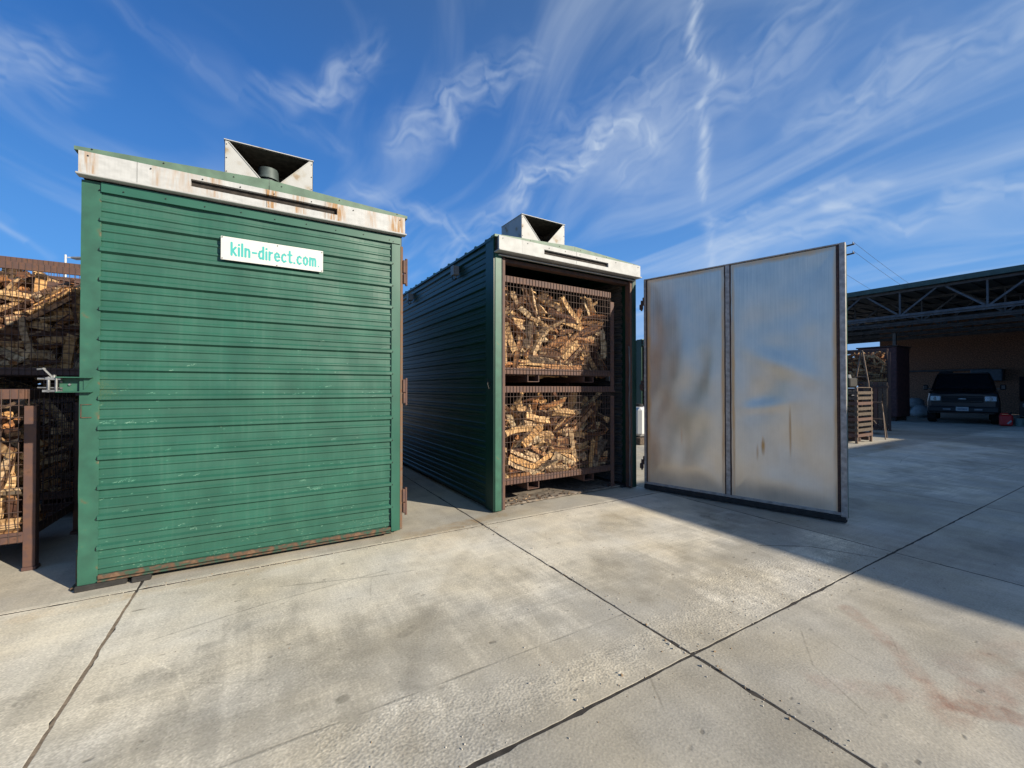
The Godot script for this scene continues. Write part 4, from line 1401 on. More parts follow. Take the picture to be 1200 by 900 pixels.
func make_logs() -> void:
	rng.seed = 901
	for q in 20:
		var mb := MB.new()
		var tone := q % 4      # pale, tan, brown-barked, grey-barked
		var pale: Color = [Color(0.80, 0.62, 0.40), Color(0.66, 0.46, 0.25), Color(0.46, 0.25, 0.12), Color(0.66, 0.50, 0.31)][tone]
		var bark: Color = [Color(0.15, 0.080, 0.045), Color(0.12, 0.058, 0.033), Color(0.085, 0.038, 0.022), Color(0.14, 0.105, 0.075)][tone]
		# wedge outline: split faces meet at a corner, bark on the outer arc
		var span := rnd(0.9, 2.0)
		var R := rnd(0.054, 0.090)
		var prof: Array[Vector2] = []
		var isbark: Array[bool] = []
		prof.append(Vector2(rnd(-0.008, 0.008), rnd(-0.012, 0.004)))
		isbark.append(false)
		prof.append(Vector2.from_angle(-span * 0.5) * R * rnd(0.45, 0.6))
		isbark.append(false)
		var na := 5
		for i in na:
			prof.append(Vector2.from_angle(-span * 0.5 + span * i / (na - 1)) * R * rnd(0.9, 1.08))
			isbark.append(i < na - 1)
		prof.append(Vector2.from_angle(span * 0.5) * R * rnd(0.45, 0.6))
		isbark.append(false)
		var ctr := Vector2.ZERO
		for p in prof: ctr += p
		ctr /= prof.size()
		var K := prof.size()
		var L := rnd(0.34, 0.48)
		var NS := 9
		var bend := Vector2(rnd(-0.018, 0.018), rnd(-0.018, 0.018))
		var twist := rnd(-0.35, 0.35)
		var rings := []
		for i in NS + 1:
			var f := float(i) / NS
			var ring := PackedVector3Array()
			for j in K:
				var p := (prof[j] - ctr)
				p *= 1.0 + 0.30 * wob.get_noise_3d(f * 90.0, j * 40.0, q * 33.0)
				p = p.rotated(twist * (f - 0.5)) + bend * (4.0 * (f - 0.5) * (f - 0.5) - 0.5)
				var ez := (rnd(-0.022, 0.022) if i == 0 or i == NS else 0.0)
				ring.append(Vector3(p.x, p.y, (f - 0.5) * L + ez))
			rings.append(ring)
		for j in K:
			var j2 := (j + 1) % K
			var face := rnd(0.80, 1.12)
			for i in NS:
				var base := bark if isbark[j] else pale
				var w := face * rnd(0.86, 1.1)
				if isbark[j] and rnd() < 0.12: base = pale.lerp(bark, 0.5)
				if not isbark[j] and rnd() < 0.08: base = pale.lerp(bark, 0.55)
				mb.col = Color(base.r * w, base.g * w, base.b * w)
				var a: Vector3 = rings[i][j]
				var b: Vector3 = rings[i][j2]
				var c: Vector3 = rings[i + 1][j2]
				var d: Vector3 = rings[i + 1][j]
				var h := (a + b + c + d) * 0.25
				var va := j * 0.31
				mb.quad(a, b, c, d, Vector3(h.x, h.y, 0), Vector2(va, i * 0.12), Vector2(va + 0.25, i * 0.12), Vector2(va + 0.25, i * 0.12 + 0.12), Vector2(va, i * 0.12 + 0.12))
		for e in [0, NS]:
			var mid := Vector3(0, 0, 0)
			for p in rings[e]: mid += p
			mid /= K
			mid.z += rnd(-0.006, 0.006)
			for j in K:
				var w := rnd(0.75, 1.0)
				mb.col = Color(pale.r * w, pale.g * w * 0.97, pale.b * w * 0.92)
				mb.tri(mid, rings[e][j], rings[e][(j + 1) % K], Vector3(0, 0, -1 if e == 0 else 1), Vector2(0.5, 0.5), Vector2(j * 0.1, 0), Vector2(j * 0.1 + 0.1, 0.1))
		log_meshes.append(mb.mesh())
		log_tone.append(tone)
		log_size.append("thick" if R * span > 0.105 else "slim")

func pack(n: int, box: Vector3, sd: int) -> Array:
	# drop n short logs into a box (x 0..box.x, y 0..box.y, z -box.z..0) and let them settle
	rng.seed = sd
	var c := PackedVector3Array()
	var a := PackedVector3Array()
	var R := 0.043
	var HL := 0.160
	for i in n:
		c.append(Vector3(rnd(0.06, box.x - 0.06), rnd(0.05, box.y * 1.8), -rnd(0.05, box.z - 0.05)))
		var ax := Vector3(rng.randfn(), rng.randfn() * 0.75, rng.randfn() * 0.42)
		a.append(ax.normalized())
	for it in 110:
		var grav := 0.012 if it < 85 else 0.003
		for i in n:
			c[i] += Vector3(0, -grav, 0)
		for i in n:
			for j in range(i + 1, n):
				var r := c[j] - c[i]
				if absf(r.y) > 0.41 or absf(r.x) > 0.41 or r.length_squared() > 0.168:
					continue
				# closest points of two segments
				var b := a[i].dot(a[j])
				var d := a[i].dot(r)
				var e := a[j].dot(r)
				var den := 1.0 - b * b
				var s := 0.0
				if den > 1e-4:
					s = clampf((d - b * e) / den, -HL, HL)
				var t := clampf(b * s - e, -HL, HL)
				s = clampf(b * t + d, -HL, HL)
				var w := r + a[j] * t - a[i] * s
				var l := w.length()
				if l < 2.0 * R:
					var p := (w / l if l > 1e-5 else Vector3.UP) * (2.0 * R - l) * 0.42
					c[i] -= p
					c[j] += p
					a[i] = (a[i] - p * s * 12.0).normalized()
					a[j] = (a[j] + p * t * 12.0).normalized()
		for i in n:
			for sg: float in [-1.0, 1.0]:
				var q := c[i] + a[i] * (HL * sg)
				var p := Vector3(maxf(0.0, R - q.x) - maxf(0.0, q.x - box.x + R), maxf(0.0, R - q.y), minf(0.0, -R - q.z) + maxf(0.0, -box.z + R - q.z))
				if p != Vector3.ZERO:
					c[i] += p * 0.6
					a[i] = (a[i] + p * (HL * sg) * 14.0).normalized()
	var out := []
	for i in n:
		if c[i].y + absf(a[i].y) * 0.22 > box.y + 0.07:
			continue
		var z := a[i]
		var x := z.cross(Vector3.UP if absf(z.y) < 0.95 else Vector3.RIGHT).normalized().rotated(z, rnd(0, TAU))
		out.append([Transform3D(Basis(x, z.cross(x), z), c[i]), rng.randi_range(0, 19), rng.randi_range(0, 2)])
	return out

func fill_bin(logs: Array, at: Vector3, turn: float, flip: bool, keep: Callable, most: int, where: String, group: String, box: Vector3) -> void:
	# the logs nearest the viewer's side are things of their own, the rest behind them one mass
	var base := Transform3D(Basis(Vector3.UP, turn), at)
	var items := []
	for l in logs:
		var tf: Transform3D = l[0]
		if flip:
			tf = Transform3D(Basis(Vector3.UP, PI), Vector3(box.x, 0, -box.z)) * tf
		var front := tf.origin.z + absf(tf.basis.z.z) * 0.18
		var score: float = keep.call(tf.origin, front)
		items.append([score, tf, l[1], l[2]])
	items.sort_custom(func(p, q): return p[0] > q[0])
	var rest := MB.new()
	var taken := {}
	for i in items.size():
		var tf: Transform3D = items[i][1]
		var q: int = items[i][2]
		if i < most and items[i][0] > -50.0:
			var o := part("split_log", log_meshes[q], M["wood%d" % items[i][3]], self)
			o.transform = base * tf
			var ax: Vector3 = tf.basis.z
			if ax.y < 0.0: ax = -ax
			var post := "end-on" if absf(ax.z) > 0.75 else ("standing upright" if ax.y > 0.87 else ("lying flat" if ax.y < 0.26 else ("leaning right" if ax.x > 0.0 else "leaning left")))
			var tone: String = ["pale", "tan", "brown-barked", "grey-barked"][log_tone[q]]
			var size: String = log_size[q]
			var ry := clampi(int(tf.origin.y / box.y * 5.0), 0, 4)
			var rx := clampi(int(tf.origin.x / box.x * 6.0), 0, 5)
			var height: String = ["bottom layer", "low", "mid height", "high", "top layer"][ry]
			var col: String = ["at left end", "left quarter", "left of centre", "right of centre", "right quarter", "at right end"][rx]
			var lab := "%s %s split log %s in %s, %s, %s" % [size, tone, post, where, height, col]
			tag(o, lab, "firewood log", group)
		else:
			rest.xf = tf
			var am := log_meshes[q].surface_get_arrays(0)
			for v in am[Mesh.ARRAY_VERTEX]: rest.v.append(tf * v)
			for v in am[Mesh.ARRAY_NORMAL]: rest.n.append(tf.basis * v)
			rest.c.append_array(am[Mesh.ARRAY_COLOR])
			rest.t.append_array(am[Mesh.ARRAY_TEX_UV])
	if rest.v.size():
		var o2 := part("stacked_firewood", rest, M.wood1, self)
		o2.transform = base
		tag(o2, "heap of split firewood filling the depth of the %s" % where, "firewood", "", "stuff")

# ------------------------------------------------------------------ the yard to the right
func build_canopy() -> void:
	var c := thing("open_canopy", "large dark open-sided steel canopy with trusses and brick back wall", "canopy", P(24, 0, 5))
	var o := Vector3(24, 0, -5)
	var mb: MB
	var q := func(u: float, y: float, v: float) -> Vector3: return P(u, y, v) - o
	mb = MB.new()
	mb.span(q.call(23.9, 6.0, -14.0), q.call(38.3, 6.06, 15.5))
	var v := -14.0
	while v < 15.4:   # deck ribs under the roof sheets
		mb.span(q.call(23.95, 5.95, v), q.call(38.2, 6.0, v + 0.12))
		v += 0.6
	var roof := part("roof", mb, M.deck, c)
	mb = MB.new()
	mb.span(q.call(23.82, 5.86, -14.0), q.call(23.90, 6.075, 15.5), 0.01)
	part("eave_trim", mb, M.eave, roof)
	for i in 5:
		var u := 24.15 + 2.7 * i
		var tr := Node3D.new()
		tr.name = "truss" if i == 0 else "truss_%03d" % i
		c.add_child(tr)
		mb = MB.new()
		mb.span(q.call(u - 0.05, 5.76, -13.8), q.call(u + 0.05, 5.86, 15.3))
		part("top_chord", mb, M.steel_truss, tr)
		mb = MB.new()
		mb.span(q.call(u - 0.07, 4.70, -13.8), q.call(u + 0.07, 4.80, 15.3))
		mb.span(q.call(u - 0.01, 4.62, -13.8), q.call(u + 0.01, 4.70, 15.3))
		part("bottom_chord", mb, M.steel_truss, tr)
		for j in 11:
			var vn := 7.1 + 2.6 * (j - 8)
			mb = MB.new()
			mb.bar(q.call(u, 4.8, vn), q.call(u, 5.76, vn), 0.06, 0.06)
			mb.bar(q.call(u, 4.8, vn + 0.07), q.call(u, 5.76, vn + 1.16), 0.06, 0.07)
			mb.bar(q.call(u, 4.8, vn - 0.07), q.call(u, 5.76, vn - 1.16), 0.06, 0.07)
			part("brace", mb, M.steel_truss, tr)
	for p in [[24.1, 15.2], [24.1, -13.7], [31.0, 15.2], [30.0, 9.06]]:
		mb = MB.new()
		mb.span(q.call(p[0] - 0.07, 0.0, p[1] - 0.07), q.call(p[0] + 0.07, 4.62, p[1] + 0.07), 0.01)
		mb.span(q.call(p[0] - 0.2, 0.0, p[1] - 0.2), q.call(p[0] + 0.2, 0.02, p[1] + 0.2))
		part("post", mb, M.steel_pale, c)
	mb = MB.new()
	mb.span(q.call(24.3, 4.45, 15.32), q.call(38.2, 5.94, 15.40))
	part("end_cladding", mb, M.deck, c)
	mb = MB.new()
	mb.span(q.call(38.05, 4.95, 12.31), q.call(38.15, 5.94, 15.30))
	part("end_cladding", mb, M.deck, c)
	# back wall, bricks too small to tell apart at this distance
	mb = MB.new()
	mb.span(q.call(38.0, 0, -14.0), q.call(38.25, 5.94, 12.3))
	part("brick_wall", mb, M.brickwork, c)
	mb = MB.new()
	mb.span(q.call(24.0, 0, -14.2), q.call(38.25, 5.94, -14.0))
	part("brick_wall", mb, M.brickwork, c)
	mb = MB.new()
	mb.box(q.call(37.9, 4.0, 9.0) + Vector3(0, -1.3, 0), Vector3(0.2, 0.12, 4.0), Basis.IDENTITY, 0.01)
	part("wall_rail", mb, M.steel_dark, c)

func build_car() -> void:
	var at := P(26.0, 0, 5.62)
	var c := thing("parked_suv", "dark four-wheel drive parked nose out under canopy with pale headlights", "car", at, -1.37)
	c.scale = Vector3.ONE * 1.1
	# local axes: nose towards +z at z = 0, x across
	var paint := plain(lin(0.006, 0.007, 0.009), 0.3)
	paint.clearcoat_enabled = true
	paint.clearcoat = 0.3
	var mb := MB.new()
	var sec := func(z: float, hw: float, y0: float, y1: float, tuck: float) -> PackedVector3Array:
		return PackedVector3Array([Vector3(-hw + 0.05, y0, z), Vector3(-hw, y0 + 0.12, z), Vector3(-hw, (y0 + y1) * 0.55, z), Vector3(-hw + tuck, y1 - 0.04, z), Vector3(-hw + tuck + 0.12, y1, z), Vector3(0, y1 + 0.035, z), Vector3(hw - tuck - 0.12, y1, z), Vector3(hw - tuck, y1 - 0.04, z), Vector3(hw, (y0 + y1) * 0.55, z), Vector3(hw, y0 + 0.12, z), Vector3(hw - 0.05, y0, z)])
	var st := [[0.0, 0.86, 0.42, 1.16, 0.10], [-0.06, 0.96, 0.38, 1.22, 0.06], [-0.5, 1.0, 0.38, 1.26, 0.05], [-1.25, 1.0, 0.38, 1.33, 0.04], [-2.0, 1.0, 0.36, 1.34, 0.04], [-4.6, 1.0, 0.36, 1.34, 0.04], [-4.9, 0.95, 0.42, 1.3, 0.05]]
	var rows := []
	for s in st: rows.append(sec.call(s[0], s[1], s[2], s[3], s[4]))
	for i in rows.size() - 1:
		for j in 10:
			var m: Vector3 = (rows[i][j] + rows[i + 1][j + 1]) * 0.5
			mb.quad(rows[i][j], rows[i][j + 1], rows[i + 1][j + 1], rows[i + 1][j], Vector3(m.x, m.y - 0.85, 0))
	for e in [0, rows.size() - 1]:
		for j in range(1, 10):
			mb.tri(rows[e][0], rows[e][j], rows[e][j + 1], Vector3(0, 0, 1 if e == 0 else -1))
	part("body", mb, paint, c)
	# cabin
	mb = MB.new()
	var lo := [Vector3(-0.93, 1.33, -1.25), Vector3(0.93, 1.33, -1.25), Vector3(0.95, 1.33, -4.75), Vector3(-0.95, 1.33, -4.75)]
	var hi := [Vector3(-0.76, 2.02, -2.0), Vector3(0.76, 2.02, -2.0), Vector3(0.78, 2.04, -4.6), Vector3(-0.78, 2.04, -4.6)]
	for i in 4:
		mb.quad(lo[i], lo[(i + 1) % 4], hi[(i + 1) % 4], hi[i], Vector3(0, 0.3, 1) if i == 0 else (Vector3(0, 0.3, -1) if i == 2 else (lo[i] + lo[(i + 1) % 4]) * Vector3(1, 0, 0)))
	mb.quad(hi[0], hi[1], hi[2], hi[3], Vector3.UP)
	mb.box(Vector3(0, 2.035, -3.3), Vector3(1.5, 0.05, 2.55), Basis.IDENTITY, 0.02)
	var cab := part("cabin", mb, paint, c)
	var glass := plain(lin(0.012, 0.016, 0.02), 0.08)
	mb = MB.new()
	var wn := Vector3(0, 0.75, 0.69).normalized() * 0.006
	mb.quad(Vector3(-0.84, 1.38, -1.30) + wn, Vector3(0.84, 1.38, -1.30) + wn, Vector3(0.71, 1.97, -1.945) + wn, Vector3(-0.71, 1.97, -1.945) + wn, Vector3(0, 0.7, 0.7))
	part("windshield", mb, glass, cab)
	for s: float in [-1.0, 1.0]:
		for w in [[-1.75, -2.75], [-2.85, -3.75], [-3.85, -4.55]]:
			mb = MB.new()
			mb.quad(Vector3(s * 0.935, 1.40, w[0]), Vector3(s * 0.935, 1.40, w[1]), Vector3(s * 0.805, 1.93, w[1] + 0.03), Vector3(s * 0.805, 1.93, minf(w[0], -2.05)), Vector3(s, 0.2, 0))
			part("side_window", mb, glass, cab)
		mb = MB.new()
		mb.box(Vector3(s * 1.10, 1.45, -1.55), Vector3(0.17, 0.22, 0.10), Basis.IDENTITY, 0.035)
		mb.bar(Vector3(s * 0.93, 1.38, -1.55), Vector3(s * 1.06, 1.42, -1.55), 0.05, 0.04)
		part("mirror", mb, paint, c)
		mb = MB.new()
		mb.box(Vector3(s * 0.74, 1.0, 0.0), Vector3(0.30, 0.19, 0.09), Basis(Vector3.UP, s * 0.28), 0.02)
		var lamp := part("headlight", mb, mottled(lin(0.80, 0.82, 0.82), 71, 0.4, 0.15, 0.2, 3.0), c)
		mb = MB.new()
		mb.cyl(Vector3(s * 0.72, 1.0, 0.03), Vector3(s * 0.72, 1.0, 0.055), 0.07, 0.08, 14)
		part("reflector", mb, M.zinc, lamp)
		mb = MB.new()
		mb.bar(Vector3(s * 0.70, 2.06, -2.1), Vector3(s * 0.70, 2.10, -4.4), 0.04, 0.04)
		part("roof_rail", mb, M.rubber, cab)
		for z in [-0.95, -3.75]:
			var hub := Node3D.new()
			hub.name = "wheel"
			c.add_child(hub, true)
			hub.position = Vector3(s * 0.88, 0.39, z)
			mb = MB.new()
			mb.cyl(Vector3(-0.13, 0, 0), Vector3(0.13, 0, 0), 0.36, 0.36, 24)
			mb.cyl(Vector3(-0.10, 0, 0), Vector3(0.10, 0, 0), 0.39, 0.39, 24)
			part("tyre", mb, M.rubber, hub)
			mb = MB.new()
			mb.cyl(Vector3(s * 0.10, 0, 0), Vector3(s * 0.135, 0, 0), 0.23, 0.20, 18)
			part("rim", mb, M.zinc, hub)
	mb = MB.new()
	mb.box(Vector3(0, 0.98, 0.0), Vector3(1.12, 0.26, 0.03), Basis.IDENTITY, 0.01)
	var gr := part("grille", mb, M.dark, c)
	for y in [0.90, 1.06]:
		mb = MB.new()
		mb.box(Vector3(0, y, 0.02), Vector3(1.08, 0.03, 0.02), Basis.IDENTITY, 0.006)
		part("grille_bar", mb, paint, gr)
	mb = MB.new()
	mb.ball(Vector3(0, 0.985, 0.02), Vector3(0.12, 0.035, 0.012), 10)
	part("badge", mb, M.zinc, gr)
	mb = MB.new()
	mb.box(Vector3(0, 0.58, 0.06), Vector3(1.92, 0.24, 0.20), Basis.IDENTITY, 0.05)
	var bum := part("bumper", mb, mottled(lin(0.010, 0.011, 0.013), 72, 0.2, 0.5, 0.0, 1.0), c)
	mb = MB.new()
	mb.box(Vector3(0, 0.60, 0.168), Vector3(0.34, 0.16, 0.012), Basis.IDENTITY, 0.004)
	part("number_plate", mb, M.white, bum)
	mb = MB.new()
	for i in 7:
		mb.box(Vector3(-0.108 + 0.036 * i, 0.595, 0.1745), Vector3(0.020, 0.06, 0.003))
	part("plate_lettering", mb, plain(lin(0.06, 0.08, 0.14), 0.5), bum)
	for s: float in [-1.0, 1.0]:
		mb = MB.new()
		mb.box(Vector3(s * 0.42, 0.585, 0.155), Vector3(0.22, 0.07, 0.02), Basis.IDENTITY, 0.01)
		part("bumper_vent", mb, M.steel_pale, bum)
	mb = MB.new()
	mb.box(Vector3(-0.50, 2.10, -2.3), Vector3(0.42, 0.10, 0.5), Basis.IDENTITY, 0.03)
	part("roof_pod", mb, M.rubber, cab)

func build_van() -> void:
	var c := thing("parked_van", "black van beside the dark four-wheel drive, cut by photo edge", "van", P(26.9, 0, 3.15), -1.42)
	var paint := plain(lin(0.008, 0.009, 0.011), 0.3)
	var mb := MB.new()
	var pr := [Vector2(0.0, 0.4), Vector2(0.05, 1.0), Vector2(-0.7, 1.2), Vector2(-1.3, 2.05), Vector2(-4.8, 2.1), Vector2(-4.9, 0.4)]
	for s: float in [-1.0, 1.0]:
		for i in range(1, pr.size() - 1):
			mb.tri(Vector3(s, pr[0].y, pr[0].x), Vector3(s, pr[i].y, pr[i].x), Vector3(s, pr[i + 1].y, pr[i + 1].x), Vector3(s, 0, 0))
	for i in pr.size():
		var a: Vector2 = pr[i]
		var b: Vector2 = pr[(i + 1) % pr.size()]
		var m := (a + b) * 0.5 - Vector2(-2.4, 1.2)
		mb.quad(Vector3(-1, a.y, a.x), Vector3(1, a.y, a.x), Vector3(1, b.y, b.x), Vector3(-1, b.y, b.x), Vector3(0, m.y, m.x))
	part("body", mb, paint, c)
	mb = MB.new()
	var off := Vector3(0, 0.006, 0.008)
	mb.quad(Vector3(-0.85, 1.26, -0.745) + off, Vector3(0.85, 1.26, -0.745) + off, Vector3(0.8, 1.97, -1.245) + off, Vector3(-0.8, 1.97, -1.245) + off, Vector3(0, 0.5, 0.7))
	part("windshield", mb, plain(lin(0.01, 0.013, 0.016), 0.1), c)
	for s: float in [-1.0, 1.0]:
		mb = MB.new()
		mb.box(Vector3(s * 0.78, 0.85, 0.03), Vector3(0.28, 0.16, 0.06), Basis.IDENTITY, 0.02)
		part("headlight", mb, M.steel_pale, c)
		for z in [-0.9, -3.9]:
			mb = MB.new()
			mb.cyl(Vector3(s * 0.80, 0.36, z), Vector3(s * 1.01, 0.36, z), 0.36, 0.36, 20)
			part("wheel", mb, M.rubber, c)

func build_yard_things() -> void:
	var mb: MB
	# red jug and a small grey pot in front of the cars
	var can := thing("fuel_can", "red plastic fuel can on ground before the parked vehicles", "fuel can", P(26.2, 0, 4.42), -1.3)
	mb = MB.new()
	mb.box(Vector3(0, 0.24, 0), Vector3(0.36, 0.46, 0.28), Basis.IDENTITY, 0.05)
	mb.box(Vector3(-0.04, 0.51, 0), Vector3(0.22, 0.05, 0.06), Basis.IDENTITY, 0.02)
	mb.bar(Vector3(-0.13, 0.46, 0), Vector3(-0.13, 0.52, 0), 0.05, 0.05)
	part("body", mb, plain(lin(0.52, 0.012, 0.014), 0.4), can)
	mb = MB.new()
	mb.cyl(Vector3(0.10, 0.46, 0), Vector3(0.15, 0.56, 0), 0.035, 0.025, 10)
	part("spout", mb, M.dark, can)
	mb = MB.new()
	mb.bar(Vector3(0.03, 0.10, 0.143), Vector3(0.13, 0.23, 0.143), 0.05, 0.004, Vector3.BACK)
	part("sticker", mb, M.white, can)
	var pot := thing("paint_pail", "small grey-green pail standing next to red fuel can", "pail", P(26.3, 0, 4.06))
	mb = MB.new()
	mb.cyl(Vector3(0, 0, 0), Vector3(0, 0.30, 0), 0.13, 0.15, 16)
	mb.cyl(Vector3(0, 0.30, 0), Vector3(0, 0.33, 0), 0.16, 0.16, 16)
	part("body", mb, plain(lin(0.11, 0.17, 0.15), 0.5), pot)
	mb = MB.new()
	var arc := []
	for i in 9: arc.append(Vector3(0, 0.31 + 0.12 * sin(PI * i / 8.0), 0.16 * cos(PI * i / 8.0)))
	mb.tube(arc, 0.006, 5)
	part("handle", mb, M.zinc, pot)
	# pale sacks against the wall
	rng.seed = 5
	var sacks := [["pale lumpy sack, uppermost on the heap left of dark four-wheel drive", 30.2, 0.75, 8.35], ["pale lumpy sack on ground nearest the dark four-wheel drive", 30.0, 0.32, 8.0], ["pale lumpy sack on ground farther from the dark four-wheel drive", 30.1, 0.32, 8.75]]
	for s in sacks:
		mb = MB.new()
		mb.ball(Vector3.ZERO, Vector3(0.42, 0.32, 0.42), 12)
		for i in mb.v.size():
			mb.v[i] *= 1.0 + 0.28 * wob.get_noise_3d(mb.v[i].x * 90.0 + s[1] * 70.0 + s[3] * 300.0, mb.v[i].y * 90.0, mb.v[i].z * 90.0)
		var o := part("sack", mb, mottled(lin(0.42, 0.44, 0.44), 73, 0.2, 0.7), self)
		o.position = P(s[1], s[2], s[3])
		tag(o, s[0], "sack", "pale sacks by the brick wall")
	# blue-grey cabinet seen over the roof of the car
	var cb := thing("wall_cabinet", "blue-grey metal cabinet fixed to brick wall above the parked car", "cabinet", P(37.9, 2.0, 7.05))
	mb = MB.new()
	mb.box(Vector3(-0.3, 0.35, 0), Vector3(0.6, 0.7, 1.3), Basis.IDENTITY, 0.03)
	part("body", mb, mottled(lin(0.10, 0.14, 0.18), 74, 0.15, 0.5), cb)
	for z in [-0.32, 0.32]:
		mb = MB.new()
		mb.box(Vector3(-0.61, 0.35, z), Vector3(0.02, 0.6, 0.6), Basis.IDENTITY, 0.008)
		part("door", mb, mottled(lin(0.09, 0.13, 0.17), 75, 0.15, 0.5), cb)
	# slatted crate in the sunlit patch
	var cr := thing("slatted_crate", "tall weathered crate of horizontal boards beyond the open kiln door", "crate", P(14.75, 0, 5.62), 0.0)
	rng.seed = 8
	for side in 4:
		for i in 9:
			mb = MB.new()
			var y := 0.22 + 0.15 * i
			var bs := Basis(Vector3.UP, side * PI / 2)
			mb.box(bs * Vector3(0, y, 0.5 + rnd(-0.004, 0.004)), Vector3(1.0 if side % 2 == 0 else 1.0, 0.085, 0.02), bs, 0.003)
			var sl := part("slat", mb, M.timber if i % 3 else M.brown, cr)
	for s in [[-0.47, -0.47], [0.47, -0.47], [0.47, 0.47], [-0.47, 0.47]]:
		mb = MB.new()
		mb.span(Vector3(s[0] - 0.03, 0, s[1] - 0.03), Vector3(s[0] + 0.03, 1.56, s[1] + 0.03), 0.004)
		part("post", mb, M.frame_steel, cr)
	for x in [-0.3, 0.3]:
		mb = MB.new()
		mb.span(Vector3(x - 0.05, 0.05, -0.49), Vector3(x + 0.05, 0.15, 0.49), 0.004)
		part("runner", mb, M.brown_dark, cr)
	mb = MB.new()
	mb.span(Vector3(-0.48, 1.562, -0.48), Vector3(0.48, 1.585, 0.48))
	part("lid", mb, M.timber, cr)
	var drum := thing("engine_block", "small dark engine resting on top of the slatted crate", "engine", P(14.6, 1.585, 5.5))
	mb = MB.new()
	mb.box(Vector3(0, 0.13, 0), Vector3(0.5, 0.26, 0.36), Basis.IDENTITY, 0.03)
	part("body", mb, M.rubber, drum)
	mb = MB.new()
	mb.cyl(Vector3(0.0, 0.26, 0), Vector3(0.0, 0.36, 0), 0.12, 0.10, 14)
	mb.cyl(Vector3(-0.30, 0.12, 0), Vector3(-0.25, 0.12, 0), 0.10, 0.10, 14)
	part("flywheel", mb, M.steel_pale, drum)
	# A-shaped steel stand with a lifting hook frame
	var af := thing("lifting_frame", "thin rusty A-shaped lifting frame rising behind the slatted crate", "frame", P(15.5, 0, 5.45), 1.92)
	for s: float in [-1.0, 1.0]:
		mb = MB.new()
		mb.tube([Vector3(s * 0.20, 0.0, 0.0), Vector3(s * 0.15, 1.7, 0.0), Vector3(s * 0.02, 2.66, 0.0), Vector3(0, 2.68, 0)], 0.02, 8)
		part("leg", mb, M.frame_steel, af)
	for y in [0.85, 1.9]:
		mb = MB.new()
		var half: float = 0.20 - 0.03 * y
		mb.tube([Vector3(-half, y, 0), Vector3(half, y, 0)], 0.014, 8)
		part("crossbar", mb, M.frame_steel, af)
	# folding steel trestle in front of it
	var tr := thing("trestle", "bare steel folding trestle standing at tip of the sunlit patch", "trestle", P(16.2, 0, 5.45), 1.9)
	for s: float in [-1.0, 1.0]:
		mb = MB.new()
		mb.tube([Vector3(s * 0.35, 0.02, 0.28), Vector3(s * 0.22, 1.15, -0.1)], 0.015, 8)
		mb.tube([Vector3(s * 0.30, 0.02, -0.36), Vector3(s * 0.24, 1.05, 0.12)], 0.015, 8)
		part("leg", mb, M.frame_steel, tr)
	mb = MB.new()
	mb.tube([Vector3(-0.3, 0.6, 0.1), Vector3(0.3, 0.62, 0.1)], 0.012, 8)
	mb.tube([Vector3(-0.25, 1.12, -0.1), Vector3(0.25, 1.12, -0.1)], 0.016, 8)
	mb.tube([Vector3(-0.1, 0.45, 0.12), Vector3(0.25, 1.0, 0.0)], 0.012, 8)
	part("crossbar", mb, M.frame_steel, tr)
	var tc := thing("slatted_crate", "narrow tall crate of upright boards just behind the folding trestle", "crate", P(18.0, 0, 5.95), 0.3)
	for side in 4:
		for i in 5:
			mb = MB.new()
			var bs := Basis(Vector3.UP, side * PI / 2)
			mb.box(bs * Vector3(-0.24 + 0.12 * i, 0.95, 0.30), Vector3(0.10, 1.6, 0.02), bs, 0.003)
			part("slat", mb, M.timber if i != 2 else M.brown, tc)
		mb = MB.new()
		for y in [0.25, 1.6]:
			var bs2 := Basis(Vector3.UP, side * PI / 2)
			mb.box(bs2 * Vector3(0, y, 0.322), Vector3(0.64, 0.07, 0.022), bs2, 0.003)
		part("batten", mb, M.brown_dark, tc)
	# reddish steel skip
	var sk := thing("steel_container", "tall dull red steel container standing under the canopy edge", "container", P(26.2, 0, 8.35))
	mb = MB.new()
	mb.box(Vector3(0, 1.85, 0), Vector3(1.6, 3.3, 1.5), Basis.IDENTITY, 0.03)
	part("body", mb, mottled(lin(0.10, 0.035, 0.03), 76, 0.3, 0.7, 0.0, 0.6), sk)
	for x in [-0.6, 0.6]:
		mb = MB.new()
		mb.box(Vector3(x, 0.1, 0.0), Vector3(0.2, 0.2, 1.3), Basis.IDENTITY, 0.01)
		part("foot", mb, M.brown_dark, sk)
	mb = MB.new()
	mb.box(Vector3(0, 3.53, 0), Vector3(1.7, 0.06, 1.6), Basis.IDENTITY, 0.01)
	part("rim", mb, M.brown_dark, sk)
	# white tank in the gap beyond the kiln
	var tk := thing("water_tank", "white plastic tank glimpsed between open kiln and its swung door", "tank", P(9.3, 0, 8.5))
	mb = MB.new()
	mb.box(Vector3(0, 0.62, 0), Vector3(0.9, 0.8, 0.9), Basis.IDENTITY, 0.08)
	part("body", mb, plain(lin(0.55, 0.56, 0.56), 0.5), tk)
	mb = MB.new()
	mb.cyl(Vector3(0, 1.02, 0), Vector3(0, 1.10, 0), 0.12, 0.12, 16)
	part("cap", mb, M.dark, tk)
	mb = MB.new()
	mb.box(Vector3(0, 0.10, 0), Vector3(1.0, 0.18, 1.0), Basis.IDENTITY, 0.01)
	part("pallet", mb, M.timber, tk)
	# street lamp
	var lp := thing("street_lamp", "slim white street lamp far behind the left firewood bins", "street lamp", P(-8.2, 0, 28.1), -0.5)
	mb = MB.new()
	mb.cyl(Vector3(0, 0, 0), Vector3(0, 7.95, 0), 0.05, 0.04, 14)
	part("pole", mb, M.sign, lp)
	mb = MB.new()
